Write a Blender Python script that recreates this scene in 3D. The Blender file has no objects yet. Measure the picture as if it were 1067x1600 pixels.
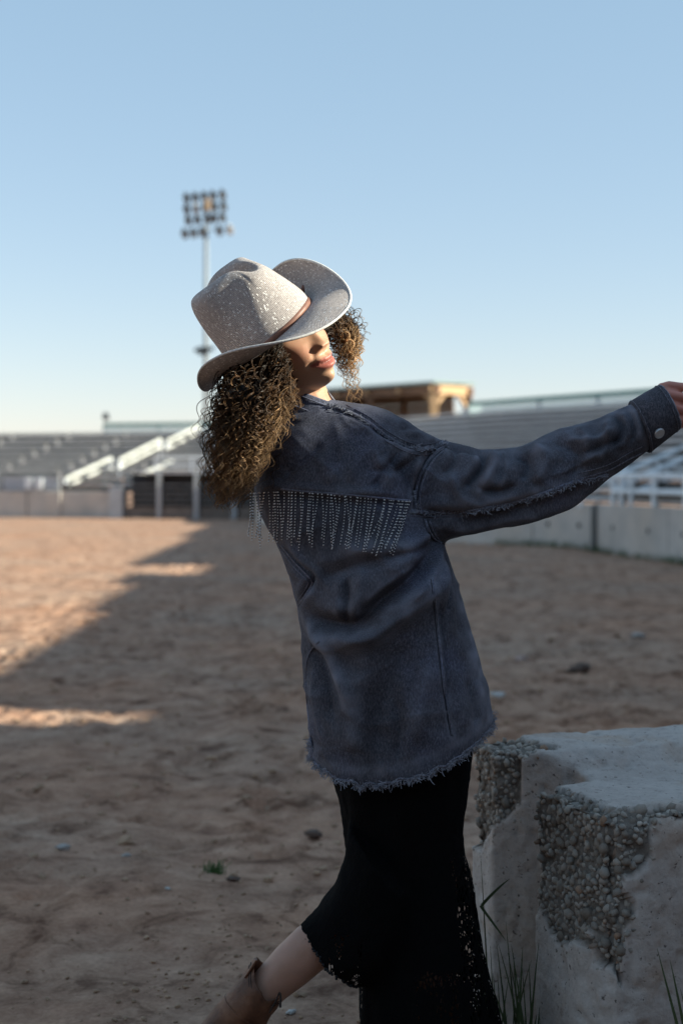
import bpy, bmesh, math, random
import numpy as np
from mathutils import Vector, Matrix
from mathutils.bvhtree import BVHTree
random.seed(7)
rng = np.random.default_rng(7)
S = bpy.context.scene
COL = S.collection
R = math.radians

# ------------------------------------------------------------------ camera, light
FPX, CAMZ, YH, CX = 2222.2, 1.25, 742.0, 533.5      # metres <-> pixels of the photograph (measured)
cam = bpy.data.cameras.new('camera'); camo = bpy.data.objects.new('camera', cam); COL.objects.link(camo)
camo.location = (0, 0, CAMZ); camo.rotation_euler = (R(90), 0, 0)
cam.lens = 50; cam.sensor_width = 36; cam.sensor_fit = 'AUTO'
cam.shift_y = -58 / 1600
cam.clip_start = 0.05; cam.clip_end = 6000
cam.dof.use_dof = True; cam.dof.focus_distance = 2.78; cam.dof.aperture_fstop = 3.0
S.camera = camo

SUN = Vector((0.885, -0.16, 0.435)).normalized()     # towards the sun
SUN_EL = math.asin(SUN.z); SUN_AZ = math.atan2(SUN.x, SUN.y)
world = bpy.data.worlds.new('World'); S.world = world; world.use_nodes = True
nt = world.node_tree; nt.nodes.clear()
wo = nt.nodes.new('ShaderNodeOutputWorld'); wb = nt.nodes.new('ShaderNodeBackground')
sky = nt.nodes.new('ShaderNodeTexSky'); sky.sky_type = 'NISHITA'; sky.sun_disc = False
sky.sun_elevation = SUN_EL; sky.sun_rotation = SUN_AZ
sky.altitude = 800; sky.air_density = 1.0; sky.dust_density = 0.6; sky.ozone_density = 1.6
EXPO = 1.5; WS = .13; kx = 1 / (2 ** EXPO)            # thin even airlight over the clear sky: paler and flatter than the raw model
ma = nt.nodes.new('ShaderNodeVectorMath'); ma.operation = 'MULTIPLY_ADD'; nt.links.new(sky.outputs[0], ma.inputs[0])
ma.inputs[1].default_value = (1.02 * kx, .77 * kx, .64 * kx); ma.inputs[2].default_value = (.182 * kx / WS, .322 * kx / WS, .440 * kx / WS)
wb.inputs['Strength'].default_value = WS
nt.links.new(ma.outputs[0], wb.inputs['Color']); nt.links.new(wb.outputs[0], wo.inputs['Surface'])
sl = bpy.data.lights.new('sun', 'SUN'); slo = bpy.data.objects.new('sun', sl); COL.objects.link(slo)
sl.energy = 3.8; sl.angle = R(0.5); sl.color = (1.0, 0.99, 0.82)
slo.rotation_euler = (-SUN).to_track_quat('-Z', 'Y').to_euler(); slo.location = SUN * 60
S.view_settings.view_transform = 'Standard'; S.view_settings.look = 'None'
S.view_settings.gamma = 1; S.view_settings.exposure = EXPO; S.view_settings.use_curve_mapping = False
S.render.engine = 'CYCLES'

# ------------------------------------------------------------------ helpers
def P(px, py, Y):
    return Vector(((px - CX) * Y / FPX, Y, CAMZ - (py - YH) * Y / FPX))

def arr(*a): return np.array(a, dtype=float)

def hash2(ix, iy, iz, seed):
    h = (ix.astype(np.int64) * 374761393 + iy.astype(np.int64) * 668265263 + iz.astype(np.int64) * 2147483647 + seed * 1274126177) & 0xffffffff
    h = ((h ^ (h >> 13)) * 1274126177) & 0xffffffff
    h = ((h ^ (h >> 16)) * 2246822519) & 0xffffffff
    return ((h ^ (h >> 15)) & 0xffffff) / float(0xffffff)

def noise(p, seed=0):
    """value noise, p (n,2|3) -> -1..1"""
    p = np.asarray(p, float)
    if p.shape[1] == 2: p = np.column_stack([p, np.zeros(len(p))])
    i = np.floor(p).astype(np.int64); f = p - i; f = f * f * f * (f * (f * 6 - 15) + 10)
    out = 0
    for dx in (0, 1):
        for dy in (0, 1):
            for dz in (0, 1):
                w = (f[:, 0] if dx else 1 - f[:, 0]) * (f[:, 1] if dy else 1 - f[:, 1]) * (f[:, 2] if dz else 1 - f[:, 2])
                out = out + w * hash2(i[:, 0] + dx, i[:, 1] + dy, i[:, 2] + dz, seed)
    return out * 2 - 1

def fbm(p, oct=4, seed=0):
    p = np.asarray(p, float); s = 0; a = 1.0; t = 0
    for o in range(oct):
        s = s + a * noise(p * 2 ** o + o * 17.3, seed + o); t += a; a *= .5
    return s / t

class MB:
    """collects geometry for ONE mesh"""
    def __init__(self): self.v = []; self.f = []; self.n = 0
    def add(self, verts, faces):
        verts = np.asarray(verts, float).reshape(-1, 3); self.v.append(verts)
        o = self.n; self.f.extend([tuple(int(i) + o for i in f) for f in faces]); self.n += len(verts); return self
    def box(self, c, s, rot=None, taper=1.0):
        c = np.array(c, float); hx, hy, hz = [k / 2 for k in s]
        v = np.array([(-hx, -hy, -hz), (hx, -hy, -hz), (hx, hy, -hz), (-hx, hy, -hz),
                      (-hx * taper, -hy * taper, hz), (hx * taper, -hy * taper, hz), (hx * taper, hy * taper, hz), (-hx * taper, hy * taper, hz)])
        if rot is not None: v = v @ np.array(rot).T
        return self.add(v + c, [(0, 3, 2, 1), (4, 5, 6, 7), (0, 1, 5, 4), (1, 2, 6, 5), (2, 3, 7, 6), (3, 0, 4, 7)])
    def beam(self, a, b, w, h, up=(0, 0, 1)):
        a = np.array(a, float); b = np.array(b, float); d = b - a; L = np.linalg.norm(d); d = d / L
        u = np.array(up, float); s = np.cross(d, u); s /= np.linalg.norm(s); u = np.cross(s, d)
        return self.box((a + b) / 2, (L, w, h), np.column_stack([d, s, u]))
    def tube(self, pts, rad, seg=8, cap=True, flat=1.0, flatdir=None):
        pts = np.asarray([tuple(p) for p in pts], float); n = len(pts)
        rad = np.full(n, rad, float) if np.isscalar(rad) else np.asarray(rad, float)
        t = np.gradient(pts, axis=0); t /= np.linalg.norm(t, axis=1)[:, None] + 1e-12
        up = np.array([0, 0, 1.]) if abs(t[0][2]) < .9 else np.array([0, 1., 0])
        if flatdir is not None: up = np.array(flatdir, float)
        rings = []; u = up
        for i in range(n):
            if flatdir is not None: u = up
            u = u - t[i] * np.dot(u, t[i]); u /= np.linalg.norm(u) + 1e-12; s = np.cross(t[i], u)
            an = np.arange(seg) * 2 * math.pi / seg
            rings.append(pts[i] + rad[i] * (np.cos(an)[:, None] * u * flat + np.sin(an)[:, None] * s))
        return self.loft(rings, cap)
    def loft(self, rings, cap=True, closed=True):
        n = len(rings); m = len(rings[0]); v = np.concatenate(rings); f = []
        for i in range(n - 1):
            for j in range(m if closed else m - 1):
                k = (j + 1) % m; f.append((i * m + j, i * m + k, (i + 1) * m + k, (i + 1) * m + j))
        if cap: f.append(tuple(range(m - 1, -1, -1))); f.append(tuple((n - 1) * m + j for j in range(m)))
        return self.add(v, f)
    def mesh(self, name):
        me = bpy.data.meshes.new(name); me.from_pydata(np.concatenate(self.v).tolist(), [], self.f); me.update(); return me
    def build(self, name, mat, parent=None, smooth=False, kind=None, bevel=0, loc=None):
        me = self.mesh(name)
        return link(name, me, mat, parent, smooth, kind, bevel)

def link(name, me, mat, parent=None, smooth=False, kind=None, bevel=0):
    o = bpy.data.objects.new(name, me); COL.objects.link(o)
    for m in (mat if isinstance(mat, (list, tuple)) else [mat]):
        me.materials.append(m)
    if smooth: me.polygons.foreach_set('use_smooth', np.ones(len(me.polygons), bool))
    if parent is not None: o.parent = parent
    if kind: o['kind'] = kind
    if bevel:
        b = o.modifiers.new('bevel', 'BEVEL'); b.width = bevel; b.segments = 2; b.limit_method = 'ANGLE'
    return o

def tag(o, label=None, cat=None, group=None, kind=None):
    if label: o['label'] = label
    if cat: o['category'] = cat
    if group: o['group'] = group
    if kind: o['kind'] = kind
    return o

def thing(name, label, cat, loc=(0, 0, 0), group=None, rotz=0):
    o = bpy.data.objects.new(name, None); COL.objects.link(o); o.empty_display_size = .1
    o.location = loc; o.rotation_euler = (0, 0, rotz)
    return tag(o, label, cat, group)

def keep(o, parent):
    """parent a part built in world coordinates to an Empty placed elsewhere"""
    o.parent = parent; o.matrix_parent_inverse = (Matrix.Translation(parent.location) @ parent.rotation_euler.to_matrix().to_4x4()).inverted(); return o

def part(mb, name, mat, parent, **k):
    o = mb.build(name, mat, None, **k); return keep(o, parent)

def baked(mb, name, mods):
    """run modifiers on collected geometry and return the resulting mesh"""
    me = mb.mesh(name); o = bpy.data.objects.new(name, me); COL.objects.link(o)
    for typ, kw in mods:
        m = o.modifiers.new(typ, typ)
        for k, v in kw.items(): setattr(m, k, v)
    dg = bpy.context.evaluated_depsgraph_get()
    out = bpy.data.meshes.new_from_object(o.evaluated_get(dg)); out.name = name
    bpy.data.objects.remove(o); bpy.data.meshes.remove(me); return out

def getv(me):
    a = np.empty(len(me.vertices) * 3); me.vertices.foreach_get('co', a); return a.reshape(-1, 3)
def getn(me):
    a = np.empty(len(me.vertices) * 3); me.vertex_normals.foreach_get('vector', a); return a.reshape(-1, 3)
def setv(me, v): me.vertices.foreach_set('co', np.asarray(v, float).ravel()); me.update()
def topix(v): return np.column_stack([CX + FPX * v[:, 0] / v[:, 1], YH - FPX * (v[:, 2] - CAMZ) / v[:, 1]])
def vcol(me, name, c):
    c = np.asarray(c, float)
    if c.shape[1] == 3: c = np.column_stack([c, np.ones(len(c))])
    a = me.color_attributes.new(name, 'FLOAT_COLOR', 'POINT'); a.data.foreach_set('color', c.ravel())

# ------------------------------------------------------------------ materials
def mat(name, build):
    m = bpy.data.materials.new(name); m.use_nodes = True; n = m.node_tree; n.nodes.clear()
    out = n.nodes.new('ShaderNodeOutputMaterial'); b = n.nodes.new('ShaderNodeBsdfPrincipled')
    n.links.new(b.outputs[0], out.inputs[0]); build(n, b, out); return m
def N(n, typ, **kw):
    x = n.nodes.new(typ)
    for k, v in kw.items():
        if k in x.inputs: x.inputs[k].default_value = v
        else: setattr(x, k, v)
    return x
def coords(n, kind='Object'):
    return n.nodes.new('ShaderNodeTexCoord').outputs[kind]
def nz(n, vec, scale, detail=4, rough=.55, dist=0):
    x = N(n, 'ShaderNodeTexNoise'); x.inputs['Scale'].default_value = scale; x.inputs['Detail'].default_value = detail
    x.inputs['Roughness'].default_value = rough; x.inputs['Distortion'].default_value = dist
    if vec is not None: n.links.new(vec, x.inputs['Vector'])
    return x.outputs['Fac']
def ramp(n, fac, stops):
    r = n.nodes.new('ShaderNodeValToRGB'); e = r.color_ramp.elements
    while len(e) > 1: e.remove(e[-1])
    for i, (p, c) in enumerate(stops):
        x = e[0] if i == 0 else e.new(p)
        x.position = p; x.color = (*c, 1) if len(c) == 3 else c
    n.links.new(fac, r.inputs[0]); return r.outputs[0]
def mix(n, a, b, f, mode='MIX'):
    x = n.nodes.new('ShaderNodeMix'); x.data_type = 'RGBA'; x.blend_type = mode
    for s, v in ((x.inputs[6], a), (x.inputs[7], b), (x.inputs[0], f)):
        if isinstance(v, bpy.types.NodeSocket): n.links.new(v, s)
        else: s.default_value = v if not isinstance(v, tuple) or len(v) == 4 else (*v, 1)
    return x.outputs[2]
def math_(n, op, a, b=0.0):
    x = n.nodes.new('ShaderNodeMath'); x.operation = op
    for s, v in ((x.inputs[0], a), (x.inputs[1], b)):
        if isinstance(v, bpy.types.NodeSocket): n.links.new(v, s)
        else: s.default_value = v
    return x.outputs[0]
def bump(n, b, h, strength=.4, dist=.01, prev=None):
    x = n.nodes.new('ShaderNodeBump'); x.inputs['Strength'].default_value = strength; x.inputs['Distance'].default_value = dist
    n.links.new(h, x.inputs['Height'])
    if prev is not None: n.links.new(prev, x.inputs['Normal'])
    if b is not None: n.links.new(x.outputs[0], b.inputs['Normal'])
    return x.outputs[0]

def plain(name, c, rough=.7, metal=0, var=.25, scale=6, spec=.3):
    def f(n, b, out):
        v = coords(n); k = nz(n, v, scale, 5)
        col = ramp(n, k, [(.25, tuple(x * (1 - var) for x in c)), (.75, tuple(min(1, x * (1 + var)) for x in c))])
        n.links.new(col, b.inputs['Base Color']); b.inputs['Roughness'].default_value = rough; b.inputs['Metallic'].default_value = metal
        b.inputs['Specular IOR Level'].default_value = spec
    return mat(name, f)

def m_dirt(n, b, out):
    v = coords(n)
    a = nz(n, v, .55, 5, .6); c = nz(n, v, 5.5, 6, .65, .4); d = nz(n, v, 70, 4, .7)
    base = ramp(n, c, [(.25, (.20, .118, .086)), (.42, (.365, .232, .166)), (.58, (.435, .288, .208)), (.75, (.53, .37, .275))])
    red = ramp(n, a, [(.35, (1.06, .93, .86)), (.65, (.97, 1.0, 1.03))])
    col = mix(n, base, red, 1.0, 'MULTIPLY')
    e = nz(n, v, 4.2, 6, .68, 1.0); col = mix(n, col, ramp(n, e, [(.34, (.34, .28, .26)), (.46, (.86, .83, .81)), (.6, (1.08, 1.08, 1.08))]), .9, 'MULTIPLY')
    sp = ramp(n, d, [(.3, (.72, .70, .68)), (.55, (1, 1, 1)), (.75, (1.22, 1.2, 1.18))])
    col = mix(n, col, sp, .8, 'MULTIPLY'); n.links.new(col, b.inputs['Base Color'])
    b.inputs['Roughness'].default_value = .95; b.inputs['Specular IOR Level'].default_value = .1
    p = bump(n, None, nz(n, v, 24, 8, .72), .7, .02)
    bump(n, b, d, .5, .004, p)
M_DIRT = mat('arena dirt', m_dirt)

def m_concrete(tint):
    def f(n, b, out):
        v = coords(n); a = nz(n, v, 2.2, 6, .6); c = nz(n, v, 40, 5, .7); s = nz(n, v, 1.1, 3)
        col = ramp(n, a, [(.3, tuple(x * .78 for x in tint)), (.7, tuple(x * 1.12 for x in tint))])
        sp = ramp(n, c, [(.30, (.45, .45, .45)), (.40, (1, 1, 1)), (.8, (1.1, 1.1, 1.1))])
        col = mix(n, col, sp, .55, 'MULTIPLY')
        st = ramp(n, s, [(.4, (1, 1, 1)), (.7, (.9, .83, .76))]); col = mix(n, col, st, .7, 'MULTIPLY')
        n.links.new(col, b.inputs['Base Color']); b.inputs['Roughness'].default_value = .92; b.inputs['Specular IOR Level'].default_value = .15
        p = bump(n, None, nz(n, v, 14, 6, .65), .35, .012); bump(n, b, c, .5, .003, p)
    return f
def m_block(n, b, out):
    v = coords(n); a = nz(n, v, 3, 6, .65); c = nz(n, v, 55, 6, .75); pv_ = nz(n, v, 95, 2, .5); st = nz(n, v, 5.5, 4, .6, .5)
    col = ramp(n, a, [(.25, (.35, .295, .265)), (.5, (.48, .42, .385)), (.75, (.57, .515, .48))])
    sp = ramp(n, c, [(.28, (.42, .40, .40)), (.42, (.92, .92, .92)), (.6, (1.05, 1.05, 1.05)), (.78, (1.35, 1.34, 1.33))]); col = mix(n, col, sp, .75, 'MULTIPLY')
    pit = ramp(n, pv_, [(.27, (.22, .2, .2)), (.33, (1, 1, 1))]); col = mix(n, col, pit, .85, 'MULTIPLY')
    stn = ramp(n, st, [(.55, (1, 1, 1)), (.72, (.92, .80, .70))]); col = mix(n, col, stn, .8, 'MULTIPLY')
    at = n.nodes.new('ShaderNodeAttribute'); at.attribute_name = 'broken'
    mo = ramp(n, c, [(.3, (.10, .086, .075)), (.7, (.26, .228, .20))]); col = mix(n, col, mo, at.outputs['Fac'])
    n.links.new(col, b.inputs['Base Color']); b.inputs['Roughness'].default_value = .93; b.inputs['Specular IOR Level'].default_value = .12
    p = bump(n, None, nz(n, v, 18, 7, .7), .45, .015); p = bump(n, None, pv_, .35, .004, p); bump(n, b, c, .6, .004, p)
M_BLOCK = mat('weathered block concrete', m_block)
M_WALLC = mat('arena wall concrete', m_concrete((.54, .49, .45)))
M_MORTAR = mat('broken mortar', m_concrete((.15, .135, .12)))
def m_pebble(n, b, out):
    oi = n.nodes.new('ShaderNodeObjectInfo'); g = n.nodes.new('ShaderNodeNewGeometry'); v = coords(n, 'Object')
    r = math_(n, 'FRACT', math_(n, 'ADD', oi.outputs['Random'], g.outputs['Random Per Island']))
    col = ramp(n, r, [(0, (.21, .18, .155)), (.3, (.34, .30, .265)), (.6, (.42, .38, .345)), (.9, (.27, .25, .23)), (.97, (.33, .21, .145)), (1, (.50, .47, .43))])
    dust = ramp(n, nz(n, v, 60, 4), [(.35, (.75, .74, .72)), (.7, (1.15, 1.13, 1.1))])
    n.links.new(mix(n, col, dust, 1, 'MULTIPLY'), b.inputs['Base Color']); b.inputs['Roughness'].default_value = .85; b.inputs['Specular IOR Level'].default_value = .2
    bump(n, b, nz(n, v, 220, 3), .4, .002)
M_PEBBLE = mat('river pebble', m_pebble)

def m_denim(base, lift=1.0):
    def f(n, b, out):
        v = coords(n)
        a = nz(n, v, 5, 5, .6, .3); mg = n.nodes.new('ShaderNodeMapping'); mg.inputs['Scale'].default_value = (1, 1, .28); n.links.new(v, mg.inputs[0]); c = nz(n, mg.outputs[0], 460, 2, .75); g = nz(n, v, 26, 6, .65)
        col = ramp(n, a, [(.28, tuple(x * .62 for x in base)), (.5, base), (.75, (base[0] * 1.35, base[1] * 1.5, base[2] * 1.85))])
        mot = ramp(n, g, [(.3, (.82, .82, .84)), (.7, (1.18, 1.18, 1.16))]); col = mix(n, col, mot, .45, 'MULTIPLY')
        gr = ramp(n, c, [(.35, (.42, .42, .44)), (.5, (.93, .93, .93)), (.65, (1.85, 1.8, 1.76))]); col = mix(n, col, gr, .72, 'MULTIPLY')
        at = n.nodes.new('ShaderNodeAttribute'); at.attribute_name = 'wear_and_light'
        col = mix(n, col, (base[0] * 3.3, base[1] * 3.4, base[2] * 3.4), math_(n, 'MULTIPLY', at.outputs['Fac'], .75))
        n.links.new(col, b.inputs['Base Color']); b.inputs['Roughness'].default_value = .9; b.inputs['Specular IOR Level'].default_value = .12
        b.inputs['Sheen Weight'].default_value = 0.0
        mp = n.nodes.new('ShaderNodeMapping'); mp.inputs['Rotation'].default_value = (0, R(62), 0); n.links.new(v, mp.inputs[0])
        w = n.nodes.new('ShaderNodeTexWave'); w.inputs['Scale'].default_value = 150; w.inputs['Distortion'].default_value = 1.5; n.links.new(mp.outputs[0], w.inputs[0])
        p = bump(n, None, w.outputs['Fac'], .12, .001)
        p = bump(n, None, nz(n, v, 30, 3, .45), .06, .003, p); bump(n, b, c, .2, .0008, p)
    return f
DEN = (.074, .073, .089)
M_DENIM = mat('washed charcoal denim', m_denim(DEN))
M_SEAM = mat('worn denim seam', m_denim(tuple(x * 1.9 for x in DEN)))
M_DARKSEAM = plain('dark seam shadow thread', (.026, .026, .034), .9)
M_FRAY = plain('frayed cotton threads', (.26, .265, .31), .9, 0, .5, 90, .1)

def m_lace(n, b, out):
    v = coords(n)
    b.inputs['Base Color'].default_value = (.0045, .0045, .005, 1); b.inputs['Roughness'].default_value = .95; b.inputs['Specular IOR Level'].default_value = .05
    at = n.nodes.new('ShaderNodeAttribute'); at.attribute_name = 'lace'
    mp = n.nodes.new('ShaderNodeMapping'); mp.inputs['Scale'].default_value = (1, 1, .45); n.links.new(v, mp.inputs[0])
    vo = n.nodes.new('ShaderNodeTexVoronoi'); vo.feature = 'DISTANCE_TO_EDGE'; vo.inputs['Scale'].default_value = 150; n.links.new(mp.outputs[0], vo.inputs['Vector'])
    hole = math_(n, 'GREATER_THAN', vo.outputs['Distance'], .16)
    fl = math_(n, 'GREATER_THAN', nz(n, mp.outputs[0], 30, 3, .6, .8), .50)
    a = math_(n, 'MULTIPLY', math_(n, 'MULTIPLY', hole, fl), math_(n, 'GREATER_THAN', at.outputs['Fac'], .5))
    tr = n.nodes.new('ShaderNodeBsdfTransparent'); ms = n.nodes.new('ShaderNodeMixShader')
    n.links.new(a, ms.inputs[0]); n.links.new(b.outputs[0], ms.inputs[1]); n.links.new(tr.outputs[0], ms.inputs[2]); n.links.new(ms.outputs[0], out.inputs[0])
    bump(n, b, vo.outputs['Distance'], .5, .003)
M_LACE = mat('black lace', m_lace)

def m_skin(n, b, out):
    v = coords(n); at = n.nodes.new('ShaderNodeAttribute'); at.attribute_name = 'skin'
    k = nz(n, v, 40, 5); var = ramp(n, k, [(.3, (.9, .88, .86)), (.7, (1.08, 1.06, 1.06))])
    n.links.new(mix(n, at.outputs['Color'], var, .8, 'MULTIPLY'), b.inputs['Base Color'])
    b.inputs['Roughness'].default_value = .48; b.inputs['Specular IOR Level'].default_value = .4
    b.inputs['Subsurface Weight'].default_value = .18; b.inputs['Subsurface Radius'].default_value = (.012, .005, .003); b.inputs['Subsurface Scale'].default_value = .6
    bump(n, b, nz(n, v, 500, 3), .12, .001)
M_SKIN = mat('skin', m_skin)

def m_hair(n, b, out):
    at = n.nodes.new('ShaderNodeAttribute'); at.attribute_name = 'tint'
    n.links.new(at.outputs['Color'], b.inputs['Base Color']); b.inputs['Roughness'].default_value = .42; b.inputs['Specular IOR Level'].default_value = .32
    tl = n.nodes.new('ShaderNodeBsdfTranslucent'); n.links.new(at.outputs['Color'], tl.inputs[0]); ms = n.nodes.new('ShaderNodeMixShader'); ms.inputs[0].default_value = .25
    n.links.new(b.outputs[0], ms.inputs[1]); n.links.new(tl.outputs[0], ms.inputs[2]); n.links.new(ms.outputs[0], out.inputs[0])
M_HAIR = mat('curly hair', m_hair)

def m_straw(n, b, out):
    uv = n.nodes.new('ShaderNodeUVMap'); uv.uv_map = 'weave'
    sx = n.nodes.new('ShaderNodeSeparateXYZ'); n.links.new(uv.outputs[0], sx.inputs[0])
    row = math_(n, 'SINE', math_(n, 'MULTIPLY', sx.outputs['Y'], 2 * math.pi))
    half = math_(n, 'MULTIPLY', math_(n, 'FLOOR', sx.outputs['Y']), .5)
    stitch = math_(n, 'SINE', math_(n, 'MULTIPLY', math_(n, 'ADD', sx.outputs['X'], half), 2 * math.pi))
    h = math_(n, 'ADD', math_(n, 'MULTIPLY', row, .5), math_(n, 'MULTIPLY', stitch, .35))
    wn = n.nodes.new('ShaderNodeTexWhiteNoise'); wn.noise_dimensions = '2D'
    fl = n.nodes.new('ShaderNodeVectorMath'); fl.operation = 'FLOOR'; n.links.new(uv.outputs[0], fl.inputs[0]); n.links.new(fl.outputs[0], wn.inputs['Vector'])
    c0 = ramp(n, math_(n, 'ADD', math_(n, 'MULTIPLY', h, .45), .5), [(.1, (.22, .185, .175)), (.5, (.48, .415, .395)), (.9, (.65, .58, .555))])
    jit = ramp(n, wn.outputs['Value'], [(0, (.72, .70, .70)), (.5, (1, 1, 1)), (1, (1.2, 1.18, 1.15))])
    col = mix(n, c0, jit, .9, 'MULTIPLY')
    spark = math_(n, 'GREATER_THAN', wn.outputs['Value'], .95)
    col = mix(n, col, (.78, .74, .72, 1), spark); n.links.new(col, b.inputs['Base Color'])
    n.links.new(math_(n, 'MULTIPLY', spark, .55), b.inputs['Metallic'])
    n.links.new(math_(n, 'SUBTRACT', .75, math_(n, 'MULTIPLY', spark, .35)), b.inputs['Roughness'])
    bump(n, b, h, .7, .0012)
M_STRAW = mat('woven straw', m_straw)
M_EDGE = plain('pale brim binding', (.62, .58, .55), .7, 0, .3, 200)
M_BAND = plain('brown leather hat band', (.22, .105, .075), .5, 0, .3, 60, .4)
def m_leather(n, b, out):
    v = coords(n); k = nz(n, v, 18, 6, .65)
    n.links.new(ramp(n, k, [(.3, (.055, .021, .011)), (.52, (.14, .057, .029)), (.75, (.25, .118, .064))]), b.inputs['Base Color'])
    b.inputs['Roughness'].default_value = .55; b.inputs['Specular IOR Level'].default_value = .35
    p = bump(n, None, nz(n, v, 22, 4, .5, 1.2), .5, .006); bump(n, b, nz(n, v, 240, 3), .3, .0015, p)
M_BOOT = mat('tan leather', m_leather)
M_SOLE = plain('boot sole', (.03, .022, .018), .7)
M_STEEL = plain('rhinestone chain', (.85, .86, .88), .3, .8, .05, 50, .5)
M_SNAP = plain('brushed snap metal', (.52, .52, .54), .42, .7, .1, 80, .5)
M_CORD = plain('black cord', (.012, .012, .014), .8)
M_GRASS = plain('green grass', (.05, .085, .028), .6, 0, .45, 20)
M_WHITE = plain('white painted steel', (.82, .83, .84), .45, 0, .08, 3, .4)
M_ALU = plain('weathered aluminium plank', (.68, .64, .625), .6, .1, .15, 2, .4)
M_RISER = plain('bleacher underframe', (.16, .155, .15), .8, 0, .3, 3)
M_CREAM = plain('cream painted pipe', (.56, .55, .51), .5, 0, .08, 3)
M_CAP = plain('grey bench end', (.42, .40, .385), .5, 0, .1, 3)
M_BLUE = plain('pale blue grey panel', (.40, .43, .48), .6, 0, .1, 3)
M_MAST = plain('dull grey mast steel', (.24, .26, .28), .6, .2, .1, 4)
M_GALV = plain('galvanised steel', (.42, .43, .45), .5, .6, .15, 4)
M_DARK = plain('dark chute timber', (.035, .032, .034), .8, 0, .4, 3)
M_TAN = plain('dusty kick board', (.17, .135, .115), .85, 0, .35, 3)
M_GREEN = plain('green painted rail', (.10, .26, .23), .5, 0, .15, 3)
def m_screen(n, b, out):
    b.inputs['Base Color'].default_value = (.70, .82, .82, 1); b.inputs['Roughness'].default_value = .8
    tr = n.nodes.new('ShaderNodeBsdfTransparent'); tl = n.nodes.new('ShaderNodeBsdfTranslucent'); tl.inputs[0].default_value = (.5, .62, .62, 1)
    m1 = n.nodes.new('ShaderNodeMixShader'); m1.inputs[0].default_value = .4; n.links.new(b.outputs[0], m1.inputs[1]); n.links.new(tl.outputs[0], m1.inputs[2])
    m2 = n.nodes.new('ShaderNodeMixShader'); m2.inputs[0].default_value = .55; n.links.new(m1.outputs[0], m2.inputs[1]); n.links.new(tr.outputs[0], m2.inputs[2]); n.links.new(m2.outputs[0], out.inputs[0])
M_SCREEN = mat('pale windscreen mesh', m_screen)
M_WOOD = plain('honey timber lit tone', (.46, .29, .16), .65, 0, .3, 3)
M_WOODD = plain('brown boards and shaded timber', (.16, .085, .05), .7, 0, .3, 3)
M_ROOF = plain('grey green metal roof', (.20, .27, .255), .5, .1, .1, 2)
M_LAMP = plain('dark lamp housing', (.03, .035, .04), .5)
M_BARN = plain('stand cladding', (.30, .27, .24), .8, 0, .2, 2)

# ================================================================== ground
def axis(lo, hi, mid0, mid1, fine, grow):
    a = [mid0]; s = fine
    while a[-1] < mid1: a.append(a[-1] + fine)
    s = fine
    while a[-1] < hi: s *= grow; a.append(a[-1] + s)
    b = [mid0]; s = fine
    while b[-1] > lo: s *= grow; b.append(b[-1] - s)
    return np.array(sorted(set(b[1:] + a)))
gx = axis(-2500, 2500, -2.3, 1.7, .022, 1.06); gy = axis(-300, 4000, 3.0, 7.0, .024, 1.017)
XX, YY = np.meshgrid(gx, gy); xy = np.column_stack([XX.ravel(), YY.ravel()])
def ground_z(xy):
    x, y = xy[:, 0], xy[:, 1]
    far = np.clip((y - 3.6) / 2.2, 0, 1); fade = 1 / (1 + (np.maximum(np.hypot(x, y) - 22, 0) / 12) ** 2)
    trod = np.exp(-((x + .18 + (y - 4) * .05) / .55) ** 2) * np.clip((5.6 - y) / 1.5, 0, 1)     # smooth trodden strip behind the heel
    rough = (.35 + .65 * far) * (1 - .55 * trod)
    z = .035 * noise(xy * .35, 3) + .03 * noise(xy * .9, 4)
    b = fbm(xy * 3.2 + .3 * np.column_stack([noise(xy * 2, 8), noise(xy * 2, 9)]), 4, 11)
    pit = np.zeros(len(xy))                                # hoof prints: one jittered bowl per cell, steep walls, a low pushed-up lip
    nearp = (np.hypot(x, y) < 60)
    for cell, dep, rad, sd in ((.24, .030, .060, 300), (.17, .018, .038, 340)):
        ci = np.floor(xy[nearp] / cell).astype(np.int64); acc = np.zeros(nearp.sum())
        for dx in (-1, 0, 1):
            for dy in (-1, 0, 1):
                a, c_ = ci[:, 0] + dx, ci[:, 1] + dy; z0 = np.zeros_like(a)
                h = [hash2(a, c_, z0, sd + k) for k in range(5)]
                px_, py_ = (a + h[0]) * cell - xy[nearp][:, 0], (c_ + h[1]) * cell - xy[nearp][:, 1]; an = h[2] * 3.14; ca, sa = np.cos(an), np.sin(an)
                r = np.hypot(px_ * ca + py_ * sa, (py_ * ca - px_ * sa) * 1.35) / (rad * (.7 + .6 * h[3])) ; r = r * (1 + .22 * noise(xy[nearp] * 17, sd + 9))
                prof = -np.clip((1.1 - r) / .45, 0, 1) ** 1.0 + .45 * np.exp(-((r - 1.3) / .28) ** 2)
                acc += dep * prof * (h[4] > .38) * (.5 + h[3])
        pit[nearp] += acc
    z = z + rough * (.022 * b + pit * (.80 + .5 * noise(xy * .8, 29)) + .010 * noise(xy * 9.0, 23) + .006 * noise(xy * 19, 31))
    z = z + .004 * noise(xy * 12, 41) + .0022 * noise(xy * 30, 42)
    return z * fade
gz = ground_z(xy)
m = len(gx); idx = np.arange(len(gx) * len(gy)).reshape(len(gy), m)
q = np.stack([idx[:-1, :-1], idx[:-1, 1:], idx[1:, 1:], idx[1:, :-1]], -1).reshape(-1, 4)
gme = bpy.data.meshes.new('ground')
gme.vertices.add(len(xy)); gme.vertices.foreach_set('co', np.column_stack([xy, gz]).ravel())
gme.loops.add(q.size); gme.loops.foreach_set('vertex_index', q.ravel()); gme.polygons.add(len(q))
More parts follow.
